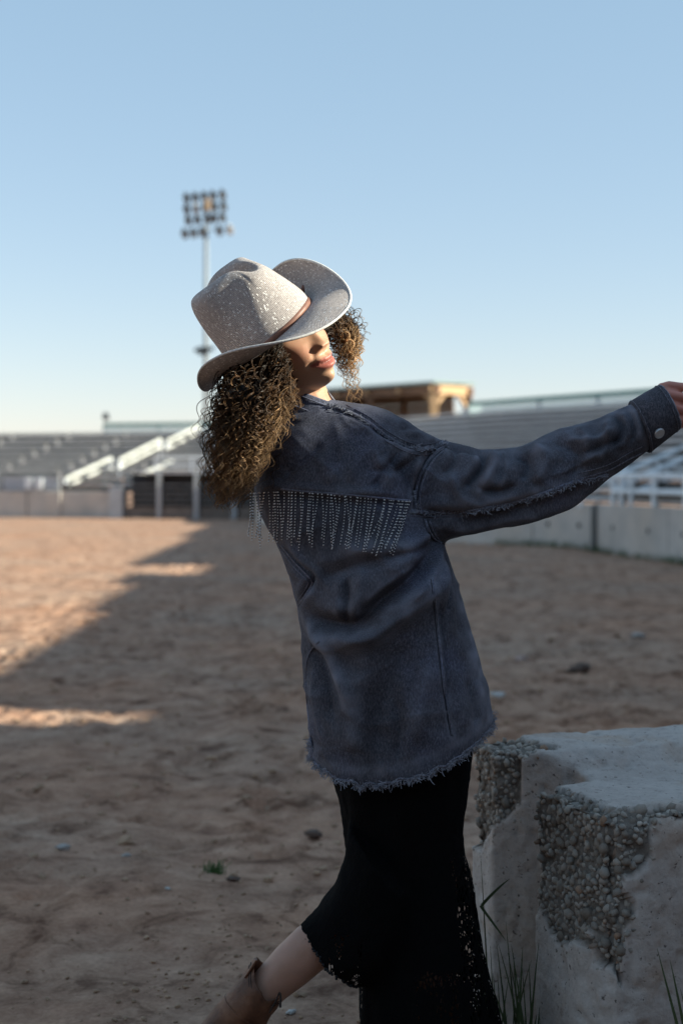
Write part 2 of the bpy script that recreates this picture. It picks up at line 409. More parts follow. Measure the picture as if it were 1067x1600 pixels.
gme.polygons.foreach_set('loop_start', np.arange(0, q.size, 4)); gme.polygons.foreach_set('loop_total', np.full(len(q), 4)); gme.update(); gme.validate()
tag(link('ground', gme, M_DIRT, None, True), kind='structure')
def gz_at(x, y): return float(ground_z(np.array([[x, y]]))[0])

# ================================================================== left side of the arena
dL = arr(.966, -.259); nL = arr(.259, .966); BL = arr(-6.3, 40.8)
def LP(s, o, z): p = BL + dL * s + nL * o; return arr(p[0], p[1], z)
def left_beam(mb, s0, s1, o, z, w, h): mb.beam(LP(s0, o, z), LP(s1, o, z), w, h)
wall = thing('arena_wall', 'low grey concrete arena wall below the left bleachers, beside the sunlit dirt', 'wall', LP(-8, 0, 0))
for k in range(8):
    s1 = -k * 3.0; s0 = s1 - 2.96
    part(MB().beam(LP(s0, .1, .36), LP(s1, .1, .36), .2, .84), 'concrete_panel', M_WALLC, wall, bevel=.015)
for k in range(7):
    s = -.9 - k * 3.0 - 1.2
    part(MB().box(LP(s, -.035, .36), (.42, .06, .80), Matrix.Rotation(math.atan2(dL[1], dL[0]), 3, 'Z')), 'buttress', M_WALLC, wall, bevel=.01)
part(MB().box(LP(-.12, .05, .42), (.42, .4, .98), Matrix.Rotation(math.atan2(dL[1], dL[0]), 3, 'Z')), 'end_pier', M_GALV, wall, bevel=.02)

def bleachers(name, label, rows, segs, place, z0, dz):
    t = thing(name, label, 'bleachers', place(0, 0, 0)); 
    for k in range(rows):
        o = .9 + k * .85; z = z0 + k * dz
        for (s0, s1) in segs:
            part(MB().beam(place(s0, o, z + .2), place(s1, o, z + .2), .27, .045), 'seat_plank', M_ALU, t)
            part(MB().beam(place(s0, o + .42, z + .02), place(s1, o + .42, z + .02), .5, .04), 'foot_plank', M_ALU, t)
            part(MB().beam(place(s0, o - .02, z + .06), place(s1, o - .02, z + .06), .03, .20), 'riser_board', M_RISER, t)
            if not -1.5 < s1 < 5: part(MB().beam(place(s1 + .003, o, z + .15), place(s1 + .063, o, z + .15), .22, .15), 'bench_end_cap', M_CAP, t)
    return t
bleachers('bleacher_section', 'grey aluminium bleacher rows with bright bench ends, left of the white stair handrails', 9,
          [(-9.6 + i * 2.15, -9.6 + i * 2.15 + 2.03) for i in range(3)] + [(-3.15, -.75)], LP, .78, .215)
bleachers('bleacher_section', 'grey bleacher rows above the dark chute gates, right of the white stair handrails', 9,
          [(-.7, 4.0), (4.12, 8.3)], LP, .80, .215)
def railing(t, pts, h, n_rail, mat_, r=.035, every=1, tops=None):
    """posts at pts, n_rail horizontal rails between neighbours; each a part"""
    for p in pts: part(MB().tube([p, p + arr(0, 0, h)], r, 8), 'post', mat_, t)
    for a, b in zip(pts[:-1], pts[1:]):
        for k in range(n_rail):
            dz = arr(0, 0, h * (1 - k / max(n_rail, 1)) - r)
            part(MB().tube([a + dz, b + dz], r * .9, 8), 'rail', mat_, t)
fr = thing('railing', 'pale steel railing on top of the concrete wall, left edge of the view', 'railing', LP(-10, .1, .78))
railing(fr, [LP(s, .1, .78) for s in (-11.5, -9.6, -7.7, -5.8, -3.9, -2.0)], .44, 2, M_GALV, .03)
for k in range(5): part(MB().beam(LP(-11.4 + k * 1.9, .12, .98), LP(-9.7 + k * 1.9, .12, .98), .03, .34), 'infill_panel', M_BLUE, fr)
for s in (-7.15, -5.4, -2.95, -2.6): part(MB().box(LP(s, .03, 1.0), (.20, .05, .30), Matrix.Rotation(-.26, 3, 'Z')), 'sign_plate', M_WHITE, fr, bevel=.01)
# stair handrails
def handrail(label, a, b, posts=2):
    t = thing('stair_handrail', label, 'handrail', a, 'white stair handrails of the left bleachers')
    a = arr(*a); b = arr(*b); dn = arr(0, 0, -.36)
    part(MB().tube([a, b], .055, 10), 'top_rail', M_CREAM, t); part(MB().tube([a + dn * .6, b + dn * .6], .045, 8), 'mid_rail', M_CREAM, t)
    for f in ((0, 1) if posts == 2 else (0, .5, 1)):
        p = a + (b - a) * f; part(MB().tube([p + arr(0, 0, -.02), p + dn * 2.1], .045, 8), 'post', M_WHITE, t)
def rp(px, py, Y): return np.array(P(px, py, Y))
handrail('lowest white stair handrail, starting at the arena wall', rp(103, 749, 42.3), rp(174, 716, 44.2))
handrail('middle white stair handrail with a broad double rail', rp(187, 719, 43.6), rp(251, 687, 46.0))
handrail('topmost white stair handrail, against the green windscreen fence', rp(261, 690, 46.2), rp(310, 666, 48.6))
handrail('short white stair handrail just above the dark chute gates', rp(216, 744, 41.4), rp(268, 721, 44.5))
# bucking chute gates
gl = ['dark barred chute gate next to the concrete wall end', 'dark barred chute gate in the middle of the row', 'dark barred chute gate partly behind the curly hair', 'dark barred chute gate hidden furthest right behind the jacket fringe']
for k in range(4):
    s = .12 + k * 1.12
    t = thing('chute_gate', gl[k], 'gate', LP(s + .55, -.05, 0), 'chute gates under the left bleachers')
    part(MB().beam(LP(s, .5, .60), LP(s + 1.1, .5, .60), .06, 1.36), 'back_panel', M_DARK, t)
    part(MB().beam(LP(s, .0, .17), LP(s + 1.0, .0, .17), .05, .34), 'kick_board', M_TAN, t)
    for z in (.46, .62, .78, .96): part(MB().beam(LP(s, 0, z), LP(s + 1.0, 0, z), .05, .05), 'bar', M_RISER, t)
    part(MB().beam(LP(s + 1.06, -.06, -.02), LP(s + 1.06, -.06, 1.30), .12, .14, up=(0, 1, 0)), 'gate_post', M_GALV, t)
cr = thing('catwalk_railing', 'grey catwalk railing over the chute gates', 'railing', LP(2, .3, 1.34))
part(MB().beam(LP(.5, .3, 1.32), LP(5.2, .3, 1.32), .7, .06), 'walk_plank', M_ALU, cr)
railing(cr, [LP(s, .1, 1.35) for s in (1.0, 2.1, 3.2, 4.3)], .42, 2, M_WHITE, .03)
# windscreen fence behind
def windscreen(label, pts, z0, z1):
    t = thing('windscreen_fence', label, 'fence', pts[0])
    for a, b in zip(pts[:-1], pts[1:]):
        a = arr(*a); b = arr(*b)
        part(MB().beam(a * [1, 1, 0] + [0, 0, (z0 + z1) / 2], b * [1, 1, 0] + [0, 0, (z0 + z1) / 2], .012, z1 - z0), 'mesh_panel', M_SCREEN, t)
        part(MB().beam(a * [1, 1, 0] + [0, 0, z1 + .04], b * [1, 1, 0] + [0, 0, z1 + .04], .09, .10), 'top_rail', M_GREEN, t)
        part(MB().beam(a * [1, 1, 0] + [0, 0, z0 - .02], b * [1, 1, 0] + [0, 0, z0 - .02], .07, .06), 'bottom_rail', M_GALV, t)
    for p in pts: part(MB().tube([arr(p[0], p[1] + .06, z0 - 2.4), arr(p[0], p[1] + .06, z1 + .02)], .05, 8), 'post', M_GALV, t)
o0 = 8.9
windscreen('pale mesh windscreen fence with green top rail above the left bleachers', [LP(s, o0, 0) for s in (-4.6, -2.5, -.3, 2, 4.2, 6.4)], 2.62, 3.0)
part_t = thing('lamp_pole', 'small thin lamp pole standing behind the left bleachers', 'lamp pole', (-9.1, 55, 0))
part(MB().tube([(-9.1, 55, 0), (-9.1, 55, 3.4)], .04, 8), 'pole', M_GALV, part_t); part(MB().box((-9.1, 55, 3.52), (.26, .22, .26), taper=.7), 'lamp_head', M_LAMP, part_t, bevel=.02)

# ================================================================== floodlight mast
MX, MY = -5.7, 60.0
mast = thing('floodlight_mast', 'tall grey floodlight mast with a grid of dark lamps rising behind the hat', 'floodlight mast', (MX, MY, 0))
part(MB().tube([(MX, MY, -.2), (MX, MY, 6), (MX, MY, 12.9)], [.13, .11, .08], 12), 'pole', M_MAST, mast, smooth=True)
def mz(py): return CAMZ + (YH - py) * MY / FPX
def mxp(px): return (px - CX) * MY / FPX
rows = [(305.5, [291.5, 305, 319, 332.5, 347.5]), (323, [291.5, 306, 320.5, 334.5, 349]), (340.5, [294, 308, 323.5, 334, 347.5]), (360.5, [288.5, 302, 315.5, 342.5, 359])]
for r, (py, xs) in enumerate(rows):
    a, b = mxp(xs[0] - 6), mxp(xs[-1] + 6); tilt = (b - a) * .045
    part(MB().beam((a, MY - .14, mz(py) - tilt), (b, MY - .14, mz(py) + tilt), .045, .045), 'cross_arm', M_MAST, mast)
    for x in xs:
        X = mxp(x); Z = mz(py) + (X - (a + b) / 2) * .09
        pale = (r == 3 and x > 355) or (r == 1 and 300 < x < 310)
        o = part(MB().tube([(X, MY + .30, Z - .10), (X, MY + .12, Z - .02), (X, MY - .06, Z + .05), (X, MY - .22, Z + .10), (X, MY - .30, Z + .12)], [.145, .15, .12, .075, .03], 12), 'floodlight', M_GALV if pale else M_LAMP, mast, smooth=True)
        part(MB().box((X, MY - .09, Z - .16), (.08, .05, .16)), 'lamp_bracket', M_GALV, mast)
part(MB().box((MX + .08, MY - .2, mz(321)), (.26, .12, .46)), 'control_box', plain('tan control box', (.5, .36, .24), .6), mast, bevel=.02)
part(MB().beam((MX - .48, MY - .16, mz(548)), (MX + .34, MY - .16, mz(545)), .1, .16), 'service_arm', M_LAMP, mast)
part(MB().box((MX - .10, MY - .22, mz(549)), (.42, .2, .34)), 'junction_box', M_LAMP, mast, bevel=.02)

# ================================================================== right side: curved wall, bleachers, railings
Wp = [arr(-2.2, 36.5), arr(.4, 30.2), arr(2.05, 26.3), arr(3.3, 24.6), arr(4.16, 23.3), arr(4.72, 20.6), arr(5.0, 18.2), arr(5.1, 12)]
Tp = [arr(1.6, 44.5), arr(3.6, 40.2), arr(5.2, 37.4), arr(6.4, 35.5), arr(7.5, 33.7), arr(9.1, 31.4), arr(10.4, 29.4), arr(11.2, 26)]
def WT(i, f, z): p = Wp[i] + (Tp[i] - Wp[i]) * f; return arr(p[0], p[1], z)
rw = thing('arena_wall', 'low grey concrete arena wall right of the denim jacket, with dark tie holes', 'wall', WT(4, 0, 0))
for i in range(len(Wp) - 1):
    a, b = WT(i, 0, .36), WT(i + 1, 0, .36); d = (b - a) / np.linalg.norm(b - a); nn = arr(-d[1], d[0], 0)
    k = max(1, int(round(np.linalg.norm(b - a) / 2.2)))
    for j in range(k):
        p0 = a + (b - a) * j / k + d * .012; p1 = a + (b - a) * (j + 1) / k - d * .012
        part(MB().beam(p0 + nn * .1, p1 + nn * .1, .2, .84), 'concrete_panel', M_WALLC, rw, bevel=.012)
        if i >= 3:
            L = np.linalg.norm(p1 - p0)
            for f in (.25, .75):
                c = p0 + (p1 - p0) * f - arr(0, 0, -.05); part(MB().tube([c - nn * .004, c + nn * .02], .045, 10), 'tie_hole', M_DARK, rw)
c = WT(4, 0, .36); 
part(MB().box(c + arr(-.04, -.06, 0), (.05, .10, .8), Matrix.Rotation(-.9, 3, 'Z')), 'joint_recess', M_RISER, rw)
part(MB().box(c + arr(.13, -.27, -.02), (.46, .10, .80), Matrix.Rotation(-1.2, 3, 'Z')), 'buttress', M_WALLC, rw, bevel=.01)
rb = thing('bleacher_section', 'long grey bleacher rows curving behind the outstretched denim sleeve', 'bleachers', WT(3, .3, 0))
NR = 12
for k in range(NR):
    f = .05 + k * .078; z = .84 + k * .175
    for i in range(len(Wp) - 2):
        a, b = WT(i, f, z), WT(i + 1, f, z)
        part(MB().beam(a + arr(0, 0, .17), b + arr(0, 0, .17), .26, .045), 'seat_plank', M_ALU, rb)
        a2, b2 = WT(i, f + .04, z), WT(i + 1, f + .04, z)
        part(MB().beam(a2, b2, .55, .035), 'foot_plank', M_ALU, rb)
        part(MB().beam(a + arr(0, .1, .04), b + arr(0, .1, .04), .03, .17), 'riser_board', M_RISER, rb)
windscreen('long pale mesh windscreen fence with green top rail above the right bleachers', [WT(i, 1.0, 0) for i in range(1, 7)], 2.66, 3.22)
# white railing along the right wall top + stair rails
wr = thing('railing', 'white pipe railing on the concrete wall below the raised denim cuff', 'railing', WT(5, 0, .78))
def along(u):
    i = int(u); f = u - i; p = Wp[i] + (Wp[i + 1] - Wp[i]) * f; return arr(p[0] + .1, p[1] + .05, .78)
railing(wr, [along(u) for u in (4.18, 4.3, 4.75, 5.2, 5.6, 6.0)], .50, 2, M_WHITE, .042)
st = thing('wall_steps', 'small white steel steps with side rails on the concrete wall under the sleeve', 'steps', along(3.95))
c0 = along(3.88)
for k in range(5): part(MB().box(c0 + arr(.12, .1 * k, -.04 + k * .13), (.62, .2, .045), Matrix.Rotation(-.55, 3, 'Z')), 'tread', M_WHITE, st)
for sx in (-.2, .44):
    q0 = c0 + arr(sx, -.12 - (sx - .1) * .6, -.08)
    part(MB().tube([q0, q0 + arr(0, 0, .66)], .032, 8), 'post', M_WHITE, st)
    part(MB().tube([q0 + arr(0, 0, .64), q0 + arr(.15, .8, .95)], .032, 8), 'side_rail', M_WHITE, st)
for lab, pa, pb in (('sloping white stair rail crossing the right bleachers, lower one', (985, 752, 22.0), (1095, 706, 24.6)), ('sloping white stair rail crossing the right bleachers, upper one', (958, 745, 22.9), (1090, 690, 26.0))):
    t = thing('stair_handrail', lab, 'handrail', P(*pa), 'white stair handrails of the right bleachers')
    a, b = rp(*pa), rp(*pb)
    part(MB().tube([a, b], .048, 8), 'top_rail', M_WHITE, t); part(MB().tube([a - arr(0, 0, .2), b - arr(0, 0, .2)], .04, 8), 'mid_rail', M_WHITE, t)
    for f in (0, .5, 1): p = a + (b - a) * f; part(MB().tube([p, p - arr(0, 0, .55)], .032, 8), 'post', M_WHITE, t)
# weeds at the wall foot
mb = MB()
for _ in range(900):
    u = 2.6 + random.random() * 4.2; p = along(u); i = int(u); x = p[0] - .12 - abs(random.gauss(0, .10)); y = p[1] - .12 - random.random() * .08
    h = random.uniform(.04, .16); a = random.uniform(0, 6.28); w = .008
    g = gz_at(x, y) - .005
    mb.add([(x - w * math.cos(a), y - w * math.sin(a), g), (x + w * math.cos(a), y + w * math.sin(a), g), (x + random.gauss(0, .03), y + random.gauss(0, .03), g + h)], [(0, 1, 2)])
tag(mb.build('weeds', M_GRASS), 'dark green weeds along the foot of the right concrete wall', 'weeds', kind='stuff')

# ================================================================== announcer pavilion
C = arr(2.73, 42.0); dl = arr(-.66, .75) * 5.6; dr = arr(.62, .785) * 1.8
pv = thing('pavilion', 'open timber announcer pavilion with green metal roof behind the shoulder', 'pavilion', (C[0], C[1], 0))
def PV(u, w, z): p = C + dl * u + dr * w; return arr(p[0], p[1], z)
for (u, w) in ((0, 0), (.5, 0), (1, 0), (0, 1), (.5, 1), (1, 1)):
    part(MB().beam(PV(u, w, -.1), PV(u, w, 3.72), .24, .24, up=(0, 1, 0)), 'post', M_WOOD if w == 0 and u == 0 else M_WOODD, pv, bevel=.01)  # front corner post paler: its sunlit look is put into the timber colour
for a, b in (((-.03, 0), (1.03, 0)), ((-.03, 1), (1.03, 1))): part(MB().beam(PV(*a, 3.78), PV(*b, 3.78), .16, .26), 'beam', M_WOODD, pv)
for a, b in (((0, -.06), (0, 1.06)), ((1, -.06), (1, 1.06))): part(MB().beam(PV(*a, 3.80), PV(*b, 3.80), .15, .30), 'end_beam', M_WOOD, pv)
for u in (0, .25, .5, .75, 1):
    part(MB().beam(PV(u, -.12, 3.80), PV(u, 1.12, 3.80), .07, .16), 'rafter', M_WOOD, pv)
    if u == 0: part(MB().beam(PV(u + .012, 0, 3.40), PV(u + .07, 0, 3.66), .08, .08), 'brace', M_WOOD, pv)
part(MB().beam(PV(0, .02, 3.30), PV(0, .28, 3.66), .1, .1), 'brace', M_WOOD, pv); part(MB().beam(PV(0, .98, 3.30), PV(0, .72, 3.66), .1, .1), 'brace', M_WOOD, pv)
r0, r1, r2, r3 = PV(-.03, -.12, 3.94), PV(1.04, -.12, 3.94), PV(1.04, 1.12, 4.00), PV(-.03, 1.12, 4.00)
part(MB().add([r0, r1, r2, r3, r0 + arr(0, 0, .07), r1 + arr(0, 0, .07), r2 + arr(0, 0, .07), r3 + arr(0, 0, .07)], [(0, 1, 2, 3), (7, 6, 5, 4), (0, 4, 5, 1), (1, 5, 6, 2), (2, 6, 7, 3), (3, 7, 4, 0)]), 'roof', M_ROOF, pv)
part(MB().beam(PV(-.02, .5, 2.05), PV(1.02, .5, 2.05), 2.2, .16), 'deck', M_WOODD, pv)
for k in range(7): part(MB().beam(PV(.10, .98, 2.24 + k * .225), PV(1, .98, 2.24 + k * .225), .04, .215), 'wall_board', M_WOODD, pv)
for k in range(7): part(MB().beam(PV(.99, .02, 2.24 + k * .225), PV(.99, .96, 2.24 + k * .225), .04, .215), 'wall_board', M_WOODD, pv)
for k in range(3):
    part(MB().beam(PV(.02, -.04, 2.32 + k * .24), PV(.98, -.04, 2.32 + k * .24), .04, .14), 'rail_board', M_WHITE, pv)
    part(MB().beam(PV(-.02, .04, 2.32 + k * .24), PV(-.02, .96, 2.32 + k * .24), .04, .14), 'rail_board', M_WHITE, pv)
sb = thing('speaker_box', 'pale equipment box beside the pavilion railing', 'box', (3.75, 40.5, 2.1))
part(MB().box((3.75, 40.5, 2.72), (.62, .5, .70)), 'cabinet', M_WHITE, sb, bevel=.02); part(MB().box((3.75, 40.5, 1.7), (.2, .2, 1.36)), 'stand', M_RISER, sb)

# ================================================================== covered grandstand to the right, whose roof throws the shade
GX = 12.4
gs = thing('unseen_grandstand', 'tall clad grandstand with flat roof sections along the right side of the arena', 'grandstand', (GX + 1, 10, 0))
TAN = SUN.z / SUN.x
def shade_h(xe, x0=GX): return (x0 - xe) * TAN
EDGE = -2.80
segs = [(-16, 4.55, EDGE), (4.55, 5.10, -1.05), (5.10, 6.3, EDGE + .25), (6.3, 10.2, -2.2), (10.2, 13.5, -2.4), (13.5, 15.8, EDGE + .1), (15.8, 17.4, -1.8), (17.4, 26, EDGE - .2), (26, 38, EDGE - .5)]
for a, b, e in segs:
    h = shade_h(e)
    n = max(1, int((b - a) / 1.8))
    for j in range(n):
        y0 = a + (b - a) * j / n + .004; y1 = a + (b - a) * (j + 1) / n - .004
        part(MB().beam((GX + .06, y0, (h - .2) / 2 - .1), (GX + .06, y1, (h - .2) / 2 - .1), .1, h - .2 + .2), 'cladding_panel', M_BARN, gs)
    part(MB().beam((GX + 2.6, a + .01, h - .1), (GX + 2.6, b - .01, h - .1), 5.2, .2), 'roof_section', M_ROOF, gs)
for y in range(-16, 39, 6): part(MB().beam((GX + 5, y, -.1), (GX + 5, y, shade_h(EDGE) - .9), .3, .3, up=(0, 1, 0)), 'column', M_GALV, gs)

bs = thing('unseen_grandstand', 'unseen dark timber wall added behind the camera to dim the faces turned to it', 'grandstand', (-2, -7, 0))  # added and unseen: blocks sky light coming from behind the camera
for k in range(14):
    x0 = -14 + k * 1.75; part(MB().beam((x0 + .005, -7, 2.4), (x0 + 1.745, -7, 2.4), .12, 5.0), 'cladding_panel', M_WOODD, bs)
part(MB().beam((-14.1, -9.2, 5.02), (10.6, -9.2, 5.02), 4.8, .2), 'roof', M_ROOF, bs)

# ================================================================== concrete block
bc0 = arr(.300, 3.31); e1 = arr(.948, .317); e2 = arr(.317, -.948); BW, BL_ = .63, 1.55
def BP(s, v, z):
    s = np.asarray(s, float); v = np.asarray(v, float); z = np.asarray(z, float) + np.zeros_like(s) + np.zeros_like(v)
    return np.stack([bc0[0] + e1[0] * s + e2[0] * v, bc0[1] + e1[1] * s + e2[1] * v, z], -1)
def top_z(v): return np.interp(v, [-.1, .19, .26, .45, .63, .8], [.640, .636, .588, .596, .603, .606])
blk = thing('concrete_block', 'broken grey concrete barrier block with exposed pebbles beside the black skirt', 'concrete block', (.3 + .3, 3.1, 0))
plan = [(0, .0), (0, .12), (.15, .24), (.15, .30), (0, .335), (0, .595), (.035, .63), (BL_ - .03, .63), (BL_, .6), (BL_, .02), (BL_ - .02, 0)]
# dense outline, then vertical layers, closed by a grid top via remesh
def outline(z):
    return np.array([BP(s, v, 0)[:2] for s, v in plan])
mb = MB()
pl = np.array([BP(s, v, 0) for s, v in plan])
bot = pl.copy(); bot[:, 2] = -.06
# split the profile into slabs along v so the top can step
def slab(mb, pts):
    b = np.array([BP(s, v, -.06) for s, v in pts]); t = np.array([BP(s, v, top_z(v)) for s, v in pts]); n = len(pts)
    f = [tuple(range(n)), tuple(range(2 * n - 1, n - 1, -1))] + [(i, n + i, n + (i + 1) % n, (i + 1) % n) for i in range(n)]
    mb.add(np.concatenate([b, t]), f)
O = .004
slab(mb, [(0, 0), (BL_, 0), (BL_, .12 + O), (0, .12 + O)][::-1])
slab(mb, [(0, .12), (BL_, .12), (BL_, .19 + O), (.0875 + O, .19 + O)][::-1])
slab(mb, [(.0875, .19), (BL_, .19), (BL_, .24 + O), (.15, .24 + O)][::-1])
slab(mb, [(.15, .24), (BL_, .24), (BL_, .30 + O), (.15, .30 + O)][::-1])
slab(mb, [(.15, .30), (BL_, .30), (BL_, .335 + O), (0, .335 + O)][::-1])
slab(mb, [(0, .335), (BL_, .335), (BL_, .55 + O), (0, .55 + O)][::-1])
slab(mb, [(0, .53), (BL_, .53), (BL_, .60), (BL_ - .03, .63), (.032, .63), (0, .598)][::-1])
bme = baked(mb, 'block_body', [('REMESH', dict(mode='VOXEL', voxel_size=.0085)), ('SMOOTH', dict(factor=.5, iterations=6))])
v = getv(bme); n = getn(bme)
rel = v[:, :2] - bc0; s_ = rel @ e1; v_ = rel @ e2; z_ = v[:, 2]
def agg_mask(s, vv, z, nn=None):
    """where the skin has broken off and pebbles show"""
    p = np.column_stack([s, vv, z]); wob = .05 * noise(p * 9, 5) + .03 * noise(p * 22, 6)
    tz = top_z(vv)
    back = (s < .05) & (vv < .225) & (z > .385 + 1.0 * np.maximum(vv - .05, 0) + wob)
    front = (s < .05 + np.clip((vv - .58) / .05, 0, 1) * (.015 + wob * .9)) & (vv > .30) & (z > .305 + .12 * (vv - .34) + wob * .8) & (vv < .65)
    topb = (z > tz - .02) & (vv < .17) & (s < .20 - .7 * vv + wob * 2.0)
    edge = (vv > .585 + .3 * wob) & (z > tz - .060 + wob * 1.0 - .10 * np.maximum(0, .25 - s))
    cornr = (vv > .57) & (s < .05 + wob) & (z > .28 + wob * 2)
    return back | front | topb | edge | cornr
am = agg_mask(s_, v_, z_)
d = .0035 * fbm(v * 16, 4, 60) + .0018 * noise(v * 70, 61) - .006 * np.clip(noise(v * 38, 63) - .5, 0, 1) * 3 - .004 * np.clip(noise(v * 60, 64) - .55, 0, 1) * 3
scar = np.clip(1 - np.hypot(s_ * 1.0, v_ - .63) / (.075 + .03 * noise(v * 11, 68)), 0, 1); d = d - scar ** .6 * (.010 + .012 * np.abs(noise(v * 30, 69)))
d = d - am * (.014 + .007 * noise(v * 45, 65) + .006 * noise(v * 20, 66))
corner = np.clip(1 - np.hypot(s_ - .0, v_ - .63) / .13, 0, 1); d -= .010 * corner ** 1.5 * np.clip(z_ / .3, .3, 1)
topedge = np.clip(1 - (np.hypot(v_ - .63, z_ - .604)) / .045, 0, 1); d -= .012 * topedge * (1 + noise(v * 24, 67))
setv(bme, v + n * d[:, None])
vcol(bme, 'broken', np.tile(am.astype(float)[:, None], 3)); bo = link('block_body', bme, M_BLOCK, None, True); keep(bo, blk)
fc = np.empty(len(bme.polygons) * 3); bme.polygons.foreach_get('center', fc); fc = fc.reshape(-1, 3)
rel = fc[:, :2] - bc0; fm = agg_mask(rel @ e1, rel @ e2, fc[:, 2])
# pebbles
fn = np.empty(len(bme.polygons) * 3); bme.polygons.foreach_get('normal', fn); fn = fn.reshape(-1, 3)
ids = np.nonzero(fm & (fc[:, 1] < 3.4) & (fc[:, 2] > .05) & ((fn @ arr(-.5, -.75, .45)) > -.15))[0]; rng.shuffle(ids)
def ico(sub):
    bm = bmesh.new(); bmesh.ops.create_icosphere(bm, subdivisions=sub, radius=1); vs = np.array([v.co[:] for v in bm.verts]); fs = [tuple(v.index for v in f.verts) for f in bm.faces]; bm.free(); return vs, fs
IV, IF = ico(3); IV1, IF1 = ico(1)
def clod(k): 
    V = stone_shape(k); return V * (1 + .22 * noise(V * 2.6 + k, 90 + k) + .10 * noise(V * 6, 97))[:, None] * arr(1, 1, .62)
def stone_shape(k, base=None):
    V = (IV if base is None else base)
    r = 1 + .30 * noise(V * 1.4 + k * 9.1, 70 + k) + .16 * noise(V * 2.9 + k, 80 + k); return V * r[:, None] * arr(1, .78 + .15 * math.sin(k), .62 + .14 * math.cos(k * 2))
peb_me = []
for k in range(8):
    m_ = MB().add(stone_shape(k, IV1), IF1).mesh('pebble'); m_.materials.append(M_PEBBLE); m_.polygons.foreach_set('use_smooth', np.ones(len(m_.polygons), bool)); peb_me.append(m_)
placed = []; grid = {}
def near(p, r):
    c = tuple((p // .03).astype(int))
    for dx in (-1, 0, 1):
        for dy in (-1, 0, 1):
            for dz in (-1, 0, 1):
                for (q_, r_) in grid.get((c[0] + dx, c[1] + dy, c[2] + dz), ()):
                    if np.linalg.norm(p - q_) < (r + r_) * .74: return True
    return False
for rr, cnt in ((.0150, 22), (.0118, 120), (.0092, 380), (.0070, 900), (.0050, 1800)):
    got = 0
    for i in ids[rng.integers(0, len(ids), 6500)]:
        if got >= cnt: break
        p = fc[i] + rng.normal(0, .002, 3); r = rr * rng.uniform(.85, 1.15)
        if near(p, r): continue
        grid.setdefault(tuple((p // .03).astype(int)), []).append((p, r)); placed.append((p, r, fn[i])); got += 1
def rand_rot(nrm):
    q_ = Vector(nrm).to_track_quat('Z', 'Y').to_matrix() @ Matrix.Rotation(rng.uniform(0, 6.28), 3, 'Z') @ Matrix.Rotation(rng.normal(0, .5), 3, 'X'); return q_
sel = (~fm) & (fc[:, 1] < 3.4) & (fc[:, 2] > .05) & ((fn @ arr(-.5, -.75, .45)) > .0)
rim_f = np.zeros(len(fc), bool)
for off in ((0, 0, -.022), (.018, .006, 0), (.008, -.02, -.012), (-.01, .02, -.01)):
    f2 = fc - arr(*off); r2 = f2[:, :2] - bc0; rim_f |= agg_mask(r2 @ e1, r2 @ e2, f2[:, 2])
ids3 = np.nonzero(sel & rim_f)[0]; n_in = len(placed)
for i in ids3[rng.integers(0, len(ids3), 1500)] if len(ids3) else []:
    r = rng.uniform(.004, .0095); p = fc[i]
    if near(p, r) or len(placed) - n_in > 260: continue
    grid.setdefault(tuple((p // .03).astype(int)), []).append((p, r)); placed.append((p - fn[i] * r * .35, r, fn[i]))
stuff = MB()
for i, (p, r, nr) in enumerate(placed):
    M3 = rand_rot(nr)
    if i < 290:
        o = bpy.data.objects.new('pebble', peb_me[i % 8]); COL.objects.link(o); o.matrix_world = Matrix.Translation(Vector(p - nr * r * .22)) @ (M3 @ Matrix.Scale(r * 1.12, 3)).to_4x4(); keep_m = o.matrix_world.copy()
        o.parent = blk; o.matrix_parent_inverse = Matrix.Translation(-Vector(blk.location)); o.matrix_basis = keep_m
    else:
        stuff.add((stone_shape(i % 8, IV1) * r * 1.12) @ np.array(M3).T + p - nr * r * .25, IF1)
part(stuff, 'exposed_aggregate', M_PEBBLE, blk, smooth=True, kind='stuff')

# ================================================================== loose stones and grass on the ground
def stone(name, px, py, size, label, m_, k, group=None):
    Y = CAMZ * FPX / (py - YH); X = (px - CX) * Y / FPX; z = gz_at(X, Y)
    o = MB().add(clod(k) * size, IF).build(name, m_, None, True); o.location = (X, Y, z + size * .30); o.rotation_euler = (0, 0, k * 1.7)
    tag(o, label, 'stone', group); return o
M_PALE = plain('pale stone', (.46, .44, .42), .85, 0, .15, 30); M_BROWN = plain('brown clod', (.11, .075, .06), .95, 0, .4, 20); M_MID = plain('grey stone', (.33, .30, .28), .9, 0, .25, 30)
stone('stone', 777, 1097, .042, 'pale whitish stone on the dirt just right of the frayed jacket hem', M_PALE, 1)
stone('stone', 995, 1001, .055, 'small pale round stone on the dirt far right, above the concrete block', M_MID, 2)
stone('stone', 815, 1028, .05, 'pinkish flat stone on the shaded dirt right of the jacket', plain('pinkish stone', (.34, .24, .21), .9), 3)
stone('stone', 905, 1053, .085, 'dark brown clod lying on the dirt above the concrete block', M_BROWN, 4)
stone('stone', 262, 1399, .010, 'tiny bright white pebble on bare dirt left of the skirt', M_PALE, 5)
stone('stone', 455, 1593, .012, 'pale pebble right behind the brown boot', M_PALE, 6)
stone('stone', 490, 1297, .032, 'dark brown clod beside the left edge of the black skirt', M_BROWN, 7)
stone('stone', 100, 1327, .022, 'grey pebble half sunk in bare dirt at the left edge', M_MID, 9)
stone('stone', 198, 1339, .018, 'small light grey pebble left of the green grass tuft', M_MID, 10)
stone('stone', 366, 1380, .022, 'brown clod just below the green grass tuft', M_BROWN, 11)
mb = MB()
